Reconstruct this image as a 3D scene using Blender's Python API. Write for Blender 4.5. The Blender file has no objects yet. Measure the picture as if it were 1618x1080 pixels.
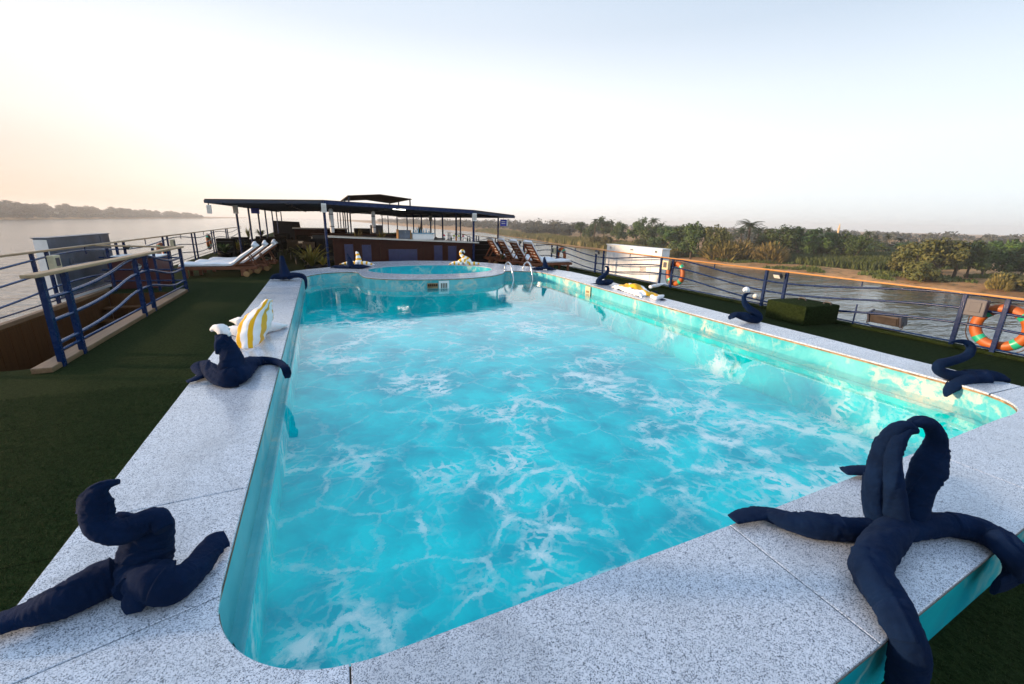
import bpy, bmesh, math, random
from mathutils import Vector, Matrix, noise
from mathutils.geometry import tessellate_polygon
random.seed(7)
S = bpy.context.scene
COL = S.collection
R = math.radians

# ------------------------------------------------------------------ camera
cam_d = bpy.data.cameras.new('camera')
cam = bpy.data.objects.new('camera', cam_d); COL.objects.link(cam)
cam_d.sensor_width = 36.0; cam_d.lens = 15.24
cam_d.clip_start = 0.05; cam_d.clip_end = 20000
rt = Vector((0.91863, -0.394466, 0.022703)); up = Vector((0.085369, 0.254252, 0.963363)); fw = Vector((0.385786, 0.883036, -0.267238))
m = Matrix((( rt.x, up.x, -fw.x, 0), (rt.y, up.y, -fw.y, 0), (rt.z, up.z, -fw.z, 1.8), (0, 0, 0, 1)))
cam.matrix_world = m
S.camera = cam

# ------------------------------------------------------------------ sky, sun, exposure
SUN_AZ = -68.0      # degrees from the ship's axis (+Y), negative = to the left
SUN_EL = 7.0
w = bpy.data.worlds.new('World'); S.world = w; w.use_nodes = True
nt = w.node_tree; nt.nodes.clear()
sky = nt.nodes.new('ShaderNodeTexSky'); sky.sky_type = 'NISHITA'; sky.sun_disc = False
sky.sun_elevation = R(SUN_EL); sky.sun_rotation = R(SUN_AZ)
sky.air_density = 1.0; sky.dust_density = 1.3; sky.ozone_density = 1.5; sky.altitude = 0
def wn(t, **k):
    q = nt.nodes.new(t)
    for a_, v_ in k.items(): setattr(q, a_, v_)
    return q
def wmath(op, a, b=None):
    q = wn('ShaderNodeMath', operation=op)
    for i, x in enumerate((a, b)):
        if x is None: continue
        if isinstance(x, (int, float)): q.inputs[i].default_value = x
        else: nt.links.new(x, q.inputs[i])
    return q.outputs[0]
def wmix(f, a, b, mode='MIX'):
    q = wn('ShaderNodeMix', data_type='RGBA', blend_type=mode)
    for i, x in ((0, f), (6, a), (7, b)):
        if isinstance(x, (int, float)): q.inputs[i].default_value = x
        elif isinstance(x, tuple): q.inputs[i].default_value = (*x, 1)
        else: nt.links.new(x, q.inputs[i])
    return q.outputs[2]
def wramp(f, stops):
    q = wn('ShaderNodeValToRGB'); e = q.color_ramp
    while len(e.elements) < len(stops): e.elements.new(.5)
    for i, (p, c) in enumerate(stops): e.elements[i].position = p; e.elements[i].color = (*c, 1)
    nt.links.new(f, q.inputs[0]); return q.outputs[0]
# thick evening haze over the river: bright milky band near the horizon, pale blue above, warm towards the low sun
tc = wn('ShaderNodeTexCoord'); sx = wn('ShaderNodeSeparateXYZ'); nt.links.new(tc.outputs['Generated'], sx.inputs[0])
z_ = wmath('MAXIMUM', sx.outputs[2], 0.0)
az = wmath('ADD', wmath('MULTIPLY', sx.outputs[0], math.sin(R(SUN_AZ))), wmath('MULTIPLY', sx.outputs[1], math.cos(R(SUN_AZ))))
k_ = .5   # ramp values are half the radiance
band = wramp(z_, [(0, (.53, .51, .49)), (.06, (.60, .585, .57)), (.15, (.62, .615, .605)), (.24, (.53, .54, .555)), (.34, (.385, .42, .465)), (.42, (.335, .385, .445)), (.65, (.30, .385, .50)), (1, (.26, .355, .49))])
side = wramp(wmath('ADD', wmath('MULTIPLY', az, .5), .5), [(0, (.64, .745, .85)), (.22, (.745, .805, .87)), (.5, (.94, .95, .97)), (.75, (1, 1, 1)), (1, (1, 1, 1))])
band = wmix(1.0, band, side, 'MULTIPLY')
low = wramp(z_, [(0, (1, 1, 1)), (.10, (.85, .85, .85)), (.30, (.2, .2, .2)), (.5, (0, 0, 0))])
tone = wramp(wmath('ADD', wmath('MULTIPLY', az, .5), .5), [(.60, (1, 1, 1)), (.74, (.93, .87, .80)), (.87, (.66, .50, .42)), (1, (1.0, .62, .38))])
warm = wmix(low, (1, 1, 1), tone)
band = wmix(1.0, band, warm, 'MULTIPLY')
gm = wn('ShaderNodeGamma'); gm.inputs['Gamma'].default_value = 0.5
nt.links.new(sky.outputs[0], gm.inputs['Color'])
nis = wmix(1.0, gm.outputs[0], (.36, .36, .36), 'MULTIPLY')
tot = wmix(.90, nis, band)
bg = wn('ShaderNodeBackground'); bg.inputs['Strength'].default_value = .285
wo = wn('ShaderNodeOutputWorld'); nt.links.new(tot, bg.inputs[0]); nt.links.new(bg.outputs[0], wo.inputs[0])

sun_d = bpy.data.lights.new('sun', 'SUN'); sun_d.energy = 1.0; sun_d.angle = R(3.0); sun_d.color = (1.0, 0.70, 0.44)
sun = bpy.data.objects.new('sun', sun_d); COL.objects.link(sun)
sd = Vector((math.sin(R(SUN_AZ)) * math.cos(R(SUN_EL)), math.cos(R(SUN_AZ)) * math.cos(R(SUN_EL)), math.sin(R(SUN_EL))))
sun.rotation_euler = sd.to_track_quat('Z', 'Y').to_euler()

S.view_settings.view_transform = 'Standard'; S.view_settings.look = 'None'
S.view_settings.exposure = 2.95; S.view_settings.gamma = 1.0
S.view_settings.use_curve_mapping = False
cy = S.cycles
cy.use_denoising = True
try: cy.denoiser = 'OPENIMAGEDENOISE'
except Exception: pass
cy.max_bounces = 6; cy.diffuse_bounces = 3; cy.glossy_bounces = 3; cy.transmission_bounces = 4; cy.transparent_max_bounces = 8; cy.volume_bounces = 0
cy.caustics_reflective = False; cy.caustics_refractive = False
cy.sample_clamp_indirect = 6.0

# ------------------------------------------------------------------ materials
class N:
    """tiny node-graph helper"""
    def __init__(s, name):
        s.m = bpy.data.materials.new(name); s.m.use_nodes = True
        s.t = s.m.node_tree; s.b = s.t.nodes['Principled BSDF']; s.out = s.t.nodes['Material Output']
    def n(s, typ, **kw):
        k = s.t.nodes.new(typ)
        for a, v in kw.items():
            if a.startswith('i_'):
                k.inputs[a[2:].replace('_', ' ')].default_value = v
            else: setattr(k, a, v)
        return k
    def l(s, a, b): s.t.links.new(a, b)
    def obj(s): return s.n('ShaderNodeTexCoord').outputs['Object']
    def geo(s): return s.n('ShaderNodeNewGeometry').outputs['Position']
    def mapv(s, v, scale, rot=(0, 0, 0)):
        k = s.n('ShaderNodeMapping'); k.inputs['Scale'].default_value = scale; k.inputs['Rotation'].default_value = rot
        s.l(v, k.inputs['Vector']); return k.outputs[0]
    def noise(s, v, scale, detail=4, rough=0.55, dist=0.0):
        k = s.n('ShaderNodeTexNoise'); k.inputs['Scale'].default_value = scale; k.inputs['Detail'].default_value = detail
        k.inputs['Roughness'].default_value = rough; k.inputs['Distortion'].default_value = dist
        if v is not None: s.l(v, k.inputs['Vector'])
        return k
    def ramp(s, f, stops, interp='LINEAR'):
        k = s.n('ShaderNodeValToRGB'); e = k.color_ramp; e.interpolation = interp
        while len(e.elements) < len(stops): e.elements.new(0.5)
        for i, (p, c) in enumerate(stops):
            e.elements[i].position = p; e.elements[i].color = (*c, 1) if len(c) == 3 else c
        s.l(f, k.inputs[0]); return k.outputs[0]
    def math(s, op, a, b=None, c=None):
        k = s.n('ShaderNodeMath', operation=op)
        for i, x in enumerate((a, b, c)):
            if x is None: continue
            if isinstance(x, (int, float)): k.inputs[i].default_value = x
            else: s.l(x, k.inputs[i])
        return k.outputs[0]
    def mix(s, f, a, b, mode='MIX'):
        k = s.n('ShaderNodeMix', data_type='RGBA', blend_type=mode)
        for i, x in ((0, f), (6, a), (7, b)):
            if isinstance(x, (int, float)): k.inputs[i].default_value = x
            elif isinstance(x, tuple): k.inputs[i].default_value = (*x, 1) if len(x) == 3 else x
            else: s.l(x, k.inputs[i])
        return k.outputs[2]
    def bump(s, h, strength=0.3, dist=0.01):
        k = s.n('ShaderNodeBump'); k.inputs['Strength'].default_value = strength; k.inputs['Distance'].default_value = dist
        s.l(h, k.inputs['Height']); s.l(k.outputs[0], s.b.inputs['Normal']); return k
    def base(s, c):
        if isinstance(c, tuple): s.b.inputs['Base Color'].default_value = (*c, 1)
        else: s.l(c, s.b.inputs['Base Color'])
    def set(s, rough=None, spec=None, metal=None, sheen=None, coat=None):
        for v, k in ((rough, 'Roughness'), (spec, 'Specular IOR Level'), (metal, 'Metallic'), (sheen, 'Sheen Weight'), (coat, 'Coat Weight')):
            if v is not None:
                if isinstance(v, (int, float)): s.b.inputs[k].default_value = v
                else: s.l(v, s.b.inputs[k])

M = {}
def simple(name, col, rough=0.5, var=0.15, scale=8.0, metal=0.0, bump=0.0, spec=0.5, bscale=None):
    g = N(name); v = g.obj()
    nz = g.noise(v, scale, 5, 0.6)
    c2 = tuple(max(0, x * (1 - 2 * var)) for x in col); c1 = tuple(min(1, x * (1 + var)) for x in col)
    g.base(g.ramp(nz.outputs[0], [(0.3, c2), (0.7, c1)]))
    rr = g.math('MULTIPLY_ADD', nz.outputs[0], 0.25, rough - 0.12); g.set(rough=rr, metal=metal, spec=spec)
    if bump: g.bump(g.noise(v, bscale or scale * 6, 3).outputs[0], bump, 0.005)
    M[name] = g.m; return g.m

# granite: salt-and-pepper grains, honed so it mirrors the low sky softly
g = N('granite'); v = g.geo()
vo = g.n('ShaderNodeTexVoronoi'); vo.inputs['Scale'].default_value = 310; g.l(v, vo.inputs['Vector'])
sp = g.n('ShaderNodeSeparateColor'); g.l(vo.outputs['Color'], sp.inputs[0])
big = g.noise(v, 45, 3, 0.6)
f = g.math('ADD', g.math('MULTIPLY', sp.outputs[0], 0.8), g.math('MULTIPLY', big.outputs[0], 0.45))
col = g.ramp(f, [(0.22, (0.05, 0.062, 0.085)), (0.38, (0.23, 0.27, 0.34)), (0.53, (0.48, 0.54, 0.63)), (0.82, (0.66, 0.71, 0.79))])
st = g.noise(v, 1.9, 7, 0.7)
col = g.mix(g.ramp(st.outputs[0], [(0.42, (0, 0, 0)), (0.75, (0.38, 0.38, 0.38))]), col, (0.27, 0.28, 0.29))
wet = g.ramp(g.noise(v, 1.1, 6, 0.62, .6).outputs[0], [(0.55, (0,) * 3), (0.60, (.9,) * 3), (0.66, (.35,) * 3)])
col = g.mix(g.math('MULTIPLY', wet, .30), col, (0.20, 0.22, 0.25))
oi = g.n('ShaderNodeObjectInfo'); hs = g.n('ShaderNodeHueSaturation'); g.l(col, hs.inputs['Color']); g.l(g.math('MULTIPLY_ADD', oi.outputs['Random'], .16, .92), hs.inputs['Value']); col = hs.outputs[0]
g.base(col); g.set(rough=g.math('MULTIPLY_ADD', st.outputs[0], 0.12, 0.19), spec=0.75, coat=0.22); g.b.inputs['Coat Roughness'].default_value = 0.14
g.bump(sp.outputs[1], 0.05, 0.002); M['granite'] = g.m

def marbled(name, kx=1.0, deep=(0.0, 0.46, 0.54), light=(0.0, 0.80, 0.80), vein=(0.92, 0.97, 0.93), amount=1.0, green=None, gloss=0.35):
    g = N(name); v = g.geo()
    def warp(src, scale, amp, det):
        w1 = g.noise(src, scale, det, 0.6)
        sb = g.n('ShaderNodeVectorMath', operation='SUBTRACT'); g.l(w1.outputs['Color'], sb.inputs[0]); sb.inputs[1].default_value = (.5, .5, .5)
        wv = g.n('ShaderNodeVectorMath', operation='MULTIPLY_ADD')
        g.l(sb.outputs[0], wv.inputs[0]); wv.inputs[1].default_value = (amp, amp, amp); g.l(src, wv.inputs[2]); return wv.outputs[0]
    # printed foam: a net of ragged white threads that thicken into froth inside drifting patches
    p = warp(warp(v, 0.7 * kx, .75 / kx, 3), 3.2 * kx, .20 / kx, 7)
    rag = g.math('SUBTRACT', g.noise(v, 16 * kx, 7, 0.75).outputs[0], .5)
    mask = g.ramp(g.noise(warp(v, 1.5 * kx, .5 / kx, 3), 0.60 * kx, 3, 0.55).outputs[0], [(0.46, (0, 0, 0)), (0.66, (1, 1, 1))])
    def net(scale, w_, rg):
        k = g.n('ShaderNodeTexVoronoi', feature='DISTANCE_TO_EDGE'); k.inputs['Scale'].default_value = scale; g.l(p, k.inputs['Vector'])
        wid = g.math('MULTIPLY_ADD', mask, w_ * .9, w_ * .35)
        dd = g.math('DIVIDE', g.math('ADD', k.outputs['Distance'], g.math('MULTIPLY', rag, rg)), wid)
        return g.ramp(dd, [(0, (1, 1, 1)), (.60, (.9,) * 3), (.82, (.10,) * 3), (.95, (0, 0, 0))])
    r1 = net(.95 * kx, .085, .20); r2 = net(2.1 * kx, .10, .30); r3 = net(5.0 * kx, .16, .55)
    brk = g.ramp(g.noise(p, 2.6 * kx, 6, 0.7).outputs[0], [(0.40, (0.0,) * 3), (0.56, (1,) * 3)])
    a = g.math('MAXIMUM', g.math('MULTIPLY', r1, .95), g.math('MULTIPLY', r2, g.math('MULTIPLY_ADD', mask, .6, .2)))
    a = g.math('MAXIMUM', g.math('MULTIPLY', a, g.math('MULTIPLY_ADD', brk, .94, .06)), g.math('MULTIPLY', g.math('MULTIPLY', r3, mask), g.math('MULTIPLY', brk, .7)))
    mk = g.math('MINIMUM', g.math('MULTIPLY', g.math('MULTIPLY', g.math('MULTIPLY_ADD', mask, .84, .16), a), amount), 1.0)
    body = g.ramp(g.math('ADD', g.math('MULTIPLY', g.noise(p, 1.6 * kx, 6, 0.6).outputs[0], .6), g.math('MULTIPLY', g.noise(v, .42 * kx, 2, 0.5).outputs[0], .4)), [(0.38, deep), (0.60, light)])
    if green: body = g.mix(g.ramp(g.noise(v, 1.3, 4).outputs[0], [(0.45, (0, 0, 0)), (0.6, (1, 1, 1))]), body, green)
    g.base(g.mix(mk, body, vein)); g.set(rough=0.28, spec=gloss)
    M[name] = g.m
marbled('pool_floor_vinyl', 1.5, amount=1.35, gloss=0.0)
marbled('pool_wall_vinyl', 1.6, (0.002, 0.34, 0.45), (0.01, 0.52, 0.58), (0.72, 0.76, 0.58), 1.0, None)
marbled('pool_side_vinyl', 1.7, (0.03, 0.37, 0.43), (0.15, 0.53, 0.56), (0.55, 0.56, 0.48), 1.5, None)

# pool water: fresnel mirror over a faintly tinted clear body, with slow ripples
def clear_water(name, tint, s1, s2, amt):
    g = N(name); g.t.nodes.remove(g.b); v = g.geo()
    n1 = g.noise(g.mapv(v, (1.0, 1.5, 1.0), (0, 0, 0.5)), s1, 3, 0.5, 0.4); n2 = g.noise(g.mapv(v, (1.0, 1.8, 1.0), (0, 0, -0.3)), s2, 2, 0.5)
    h = g.math('ADD', n1.outputs[0], g.math('MULTIPLY', n2.outputs[0], 0.35))
    b = g.n('ShaderNodeBump'); b.inputs['Strength'].default_value = amt; b.inputs['Distance'].default_value = 0.02; g.l(h, b.inputs['Height'])
    fr = g.n('ShaderNodeFresnel'); ge = g.n('ShaderNodeNewGeometry'); g.l(g.math('MULTIPLY_ADD', ge.outputs['Backfacing'], 1 / 1.34 - 1.34, 1.34), fr.inputs['IOR']); g.l(b.outputs[0], fr.inputs['Normal'])
    gl = g.n('ShaderNodeBsdfGlossy'); gl.inputs['Roughness'].default_value = 0.0; gl.inputs['Color'].default_value = (1, 1, 1, 1); g.l(b.outputs[0], gl.inputs['Normal'])
    tr = g.n('ShaderNodeBsdfTransparent'); tr.inputs['Color'].default_value = (*tint, 1)
    mx = g.n('ShaderNodeMixShader'); g.l(fr.outputs[0], mx.inputs[0]); g.l(tr.outputs[0], mx.inputs[1]); g.l(gl.outputs[0], mx.inputs[2])
    g.l(mx.outputs[0], g.out.inputs['Surface']); M[name] = g.m
clear_water('pool_water', (0.94, 1.0, 1.0), 2.2, 7.0, 0.09)

g = N('river_water'); v = g.geo()
n1 = g.noise(g.mapv(v, (0.35, 1.0, 1.0), (0, 0, 0.35)), 0.35, 4, 0.55, 0.3); n2 = g.noise(g.mapv(v, (0.4, 1.0, 1.0), (0, 0, 0.1)), 1.6, 3, 0.5)
h = g.math('ADD', n1.outputs[0], g.math('MULTIPLY', n2.outputs[0], 0.22))
g.base((0.075, 0.082, 0.075)); g.set(rough=0.10, spec=0.5); g.b.inputs['IOR'].default_value = 1.40
g.bump(h, 0.75, 0.5); M['river_water'] = g.m

# artificial turf
g = N('turf'); v = g.geo()
n1 = g.noise(v, 0.5, 4, 0.6); n2 = g.noise(g.mapv(v, (1.0, 0.6, 1.0)), 120, 2, 0.6); n3 = g.noise(g.mapv(v, (1.6, 0.25, 1)), 5, 4, 0.6)
c = g.ramp(g.math('ADD', g.math('MULTIPLY', n1.outputs[0], 0.5), g.math('MULTIPLY', n3.outputs[0], 0.5)), [(0.35, (0.014, 0.024, 0.007)), (0.65, (0.027, 0.042, 0.012))])
c = g.mix(g.ramp(n2.outputs[0], [(0.35, (0.9,) * 3), (0.7, (0,) * 3)]), c, (0.004, 0.007, 0.002))
gr = g.noise(g.mapv(v, (1.0, .5, 1.0)), 34, 3, 0.7)
c = g.mix(g.ramp(gr.outputs[0], [(0.40, (0,) * 3), (0.62, (0.55,) * 3)]), c, (0.030, 0.044, 0.016))
sxx = g.n('ShaderNodeSeparateXYZ'); g.l(v, sxx.inputs[0])
seam = g.math('ABSOLUTE', g.math('SUBTRACT', g.math('FRACT', g.math('MULTIPLY_ADD', sxx.outputs[1], .5, .13)), .5))
c = g.mix(g.math('LESS_THAN', seam, .002), c, (0.004, 0.006, 0.002))
g.base(c); g.set(rough=1.0, spec=0.03); g.bump(n2.outputs[0], 0.9, 0.01); M['turf'] = g.m

g = N('turf_blade'); v = g.geo(); n1 = g.noise(v, 260, 2, 0.6)
g.base(g.ramp(n1.outputs[0], [(0.3, (0.012, 0.022, 0.005)), (0.7, (0.040, 0.060, 0.020))])); g.set(rough=0.8, spec=0.1); M['turf_blade'] = g.m

def terry(name, col, col2, bumpk=0.5, sheen=0.25):
    g = N(name); v = g.geo()
    n1 = g.noise(v, 420, 2, 0.6); n2 = g.noise(v, 7, 5, 0.6)
    g.base(g.ramp(n2.outputs[0], [(0.3, col), (0.7, col2)])); g.set(rough=0.95, spec=0.1, sheen=sheen)
    g.b.inputs['Sheen Roughness'].default_value = 0.5
    try: g.b.inputs['Sheen Tint'].default_value = (*[min(1, x * 6 + 0.05) for x in col2], 1)
    except Exception: pass
    g.bump(g.math('ADD', g.math('MULTIPLY', n1.outputs[0], 0.5), g.noise(v, 30, 4, 0.6).outputs[0]), bumpk, 0.006); M[name] = g.m
terry('navy_terry', (0.0016, 0.0075, 0.027), (0.0032, 0.0145, 0.050), 1.0, sheen=0.10)
terry('white_terry', (0.72, 0.73, 0.76), (0.82, 0.82, 0.83))

g = N('striped_terry')   # yellow and white bands printed along the towel's own length
uv = g.n('ShaderNodeUVMap'); uv.uv_map = 'UVMap'
sx = g.n('ShaderNodeSeparateXYZ'); g.l(uv.outputs[0], sx.inputs[0])
nn = g.noise(g.geo(), 6, 2)
s_ = g.math('FRACT', g.math('ADD', sx.outputs[0], g.math('MULTIPLY', nn.outputs[0], 0.12)))
g.base(g.ramp(s_, [(0.0, (0.82, 0.82, 0.82)), (0.54, (0.82, 0.82, 0.82)), (0.57, (0.80, 0.42, 0.015)), (0.97, (0.80, 0.42, 0.015)), (1.0, (0.82, 0.82, 0.82))]))
g.set(rough=0.95, spec=0.1, sheen=0.2); g.bump(g.noise(g.geo(), 60, 4).outputs[0], 0.4, 0.006); M['striped_terry'] = g.m

simple('blue_paint', (0.002, 0.018, 0.080), 0.26, 0.12, 14, spec=0.2)
simple('rail_blue_lit', (0.005, 0.042, 0.14), 0.22, 0.10, 14, spec=0.5)  # railing blue made lighter: the light on the rails is put into the colour
simple('dark_blue_paint', (0.006, 0.018, 0.05), 0.4, 0.12, 14)
simple('brushed_steel', (0.62, 0.63, 0.64), 0.22, 0.05, 30, metal=1.0)
simple('steel_sheet', (0.11, 0.13, 0.17), 0.38, 0.28, 2.2, metal=0.25)
simple('white_paint', (0.78, 0.78, 0.77), 0.45, 0.05, 6)
simple('cream_plastic', (0.62, 0.55, 0.36), 0.5, 0.1, 8)
simple('grey_plastic', (0.055, 0.055, 0.075), 0.5, 0.1, 8)
simple('black_metal', (0.022, 0.022, 0.026), 0.45, 0.2, 20)
simple('floodlight_body', (0.055, 0.045, 0.042), 0.45, 0.2, 12)
simple('orange_ring', (0.40, 0.095, 0.012), 0.5, 0.12, 6, bump=0.1)
simple('green_tape', (0.02, 0.42, 0.25), 0.3, 0.1, 12)
simple('rope', (0.10, 0.07, 0.06), 0.9, 0.2, 60)
simple('tan_grout', (0.34, 0.22, 0.11), 0.8, 0.35, 9)
simple('dark_gap', (0.16, 0.11, 0.07), 0.9, 0.3, 20)
simple('rattan', (0.009, 0.007, 0.0065), 0.7, 0.3, 40, bump=0.4, spec=0.08)
simple('charcoal_board', (0.016, 0.016, 0.020), 0.8, 0.15, 5, spec=0.1)
simple('red_locker', (0.07, 0.006, 0.007), 0.5, 0.2, 5)
simple('panel_blue', (0.018, 0.02, 0.085), 0.35, 0.15, 7)
simple('counter_stone', (0.62, 0.58, 0.52), 0.3, 0.1, 12)
simple('mattress', (0.74, 0.75, 0.78), 0.85, 0.05, 5, bump=0.2)
simple('roof_felt', (0.060, 0.038, 0.024), 0.75, 0.25, 4)
simple('hull_paint', (0.55, 0.55, 0.53), 0.5, 0.08, 1)
simple('sign_blue', (0.01, 0.03, 0.42), 0.35, 0.05, 5)
simple('clay_brick', (0.52, 0.24, 0.09), 0.9, 0.2, 6, bump=0.3)
simple('minaret_stone', (0.62, 0.44, 0.24), 0.9, 0.1, 1)
simple('red_plastic', (0.5, 0.02, 0.05), 0.3, 0.1, 8)
simple('lime_plastic', (0.42, 0.5, 0.02), 0.3, 0.1, 8)
simple('bottle_glass', (0.02, 0.04, 0.02), 0.12, 0.1, 8)
simple('amber', (0.55, 0.2, 0.03), 0.3, 0.1, 8)
simple('lamp_glass', (0.75, 0.74, 0.70), 0.15, 0.05, 8)

def wood(name, a, b, scale=(1.5, 14, 14), rough=0.45, coat=0.0, spec=0.3):
    g = N(name); v = g.mapv(g.obj(), scale)
    n1 = g.noise(v, 3.0, 6, 0.65, 0.6); n2 = g.noise(g.obj(), 1.3, 3)
    c = g.ramp(n1.outputs[0], [(0.3, a), (0.7, b)])
    c = g.mix(g.ramp(n2.outputs[0], [(0.4, (0,) * 3), (0.8, (0.4,) * 3)]), c, tuple(x * 0.55 for x in a))
    g.base(c); g.set(rough=rough, coat=coat, spec=spec); g.bump(n1.outputs[0], 0.2, 0.004); M[name] = g.m
wood('orange_varnish', (0.38, 0.155, 0.026), (0.52, 0.24, 0.05), (12, 1.0, 12), 0.35)
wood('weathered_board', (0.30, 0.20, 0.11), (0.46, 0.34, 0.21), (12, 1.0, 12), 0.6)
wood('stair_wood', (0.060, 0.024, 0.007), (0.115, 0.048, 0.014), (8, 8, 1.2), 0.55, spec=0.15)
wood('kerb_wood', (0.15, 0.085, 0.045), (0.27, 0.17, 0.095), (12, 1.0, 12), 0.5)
wood('teak', (0.13, 0.042, 0.020), (0.24, 0.085, 0.040), (1.2, 12, 12), 0.45)
wood('bar_wood', (0.034, 0.010, 0.006), (0.060, 0.018, 0.011), (2, 2, 12), 0.5, spec=0.12)
wood('box_wood', (0.34, 0.18, 0.07), (0.45, 0.26, 0.11), (2, 2, 12), 0.5)
wood('bark', (0.06, 0.042, 0.03), (0.14, 0.10, 0.07), (4, 4, 1), 0.9)

def foliage(name, cols, hue=0.04, spec=0.25, trans=0.25):
    g = N(name)
    oi = g.n('ShaderNodeObjectInfo'); nz = g.noise(g.geo(), 0.35, 3); nf = g.noise(g.geo(), 2.2, 2)
    f_ = g.math('ADD', g.math('MULTIPLY', nz.outputs[0], 0.55), g.math('MULTIPLY', nf.outputs[0], 0.45))
    c = g.ramp(f_, [(0.28, cols[0]), (0.5, cols[1]), (0.74, cols[2])])
    hs = g.n('ShaderNodeHueSaturation'); g.l(c, hs.inputs['Color'])
    g.l(g.math('MULTIPLY_ADD', oi.outputs['Random'], hue, 0.5 - hue * 0.6), hs.inputs['Hue'])
    g.l(g.math('MULTIPLY_ADD', oi.outputs['Random'], 0.5, 0.75), hs.inputs['Value'])
    g.base(hs.outputs[0]); g.set(rough=0.7, spec=spec)
    g.b.inputs['Transmission Weight'].default_value = 0.0
    M[name] = g.m
foliage('leaf_dark', [(0.016, 0.034, 0.007), (0.045, 0.082, 0.018), (0.11, 0.145, 0.032)])
foliage('leaf_olive', [(0.034, 0.040, 0.010), (0.085, 0.088, 0.022), (0.17, 0.15, 0.045)])
foliage('leaf_lime', [(0.05, 0.06, 0.010), (0.11, 0.13, 0.018), (0.19, 0.19, 0.03)])
foliage('leaf_gold', [(0.08, 0.095, 0.020), (0.21, 0.19, 0.05), (0.44, 0.34, 0.11)])
foliage('leaf_palm', [(0.014, 0.026, 0.010), (0.036, 0.056, 0.018), (0.07, 0.090, 0.032)])
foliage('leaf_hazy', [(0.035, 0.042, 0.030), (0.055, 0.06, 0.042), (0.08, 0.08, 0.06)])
foliage('reed', [(0.045, 0.055, 0.012), (0.11, 0.11, 0.030), (0.32, 0.22, 0.10)], 0.0)
foliage('crop', [(0.035, 0.055, 0.012), (0.07, 0.10, 0.022), (0.16, 0.15, 0.04)], 0.0)
foliage('potted_leaf', [(0.06, 0.08, 0.012), (0.20, 0.19, 0.03), (0.55, 0.42, 0.08)])

g = N('bank_soil'); v = g.geo()
n1 = g.noise(v, 0.09, 6, 0.65); n2 = g.noise(v, 0.7, 5, 0.6)
c = g.ramp(n1.outputs[0], [(0.35, (0.20, 0.105, 0.045)), (0.5, (0.42, 0.225, 0.10)), (0.68, (0.54, 0.32, 0.155))])
c = g.mix(g.ramp(n2.outputs[0], [(0.52, (0,) * 3), (0.68, (0.8,) * 3)]), c, (0.055, 0.060, 0.020))
g.base(c); g.set(rough=0.95, spec=0.1); g.bump(n2.outputs[0], 0.6, 0.3); M['bank_soil'] = g.m

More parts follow.
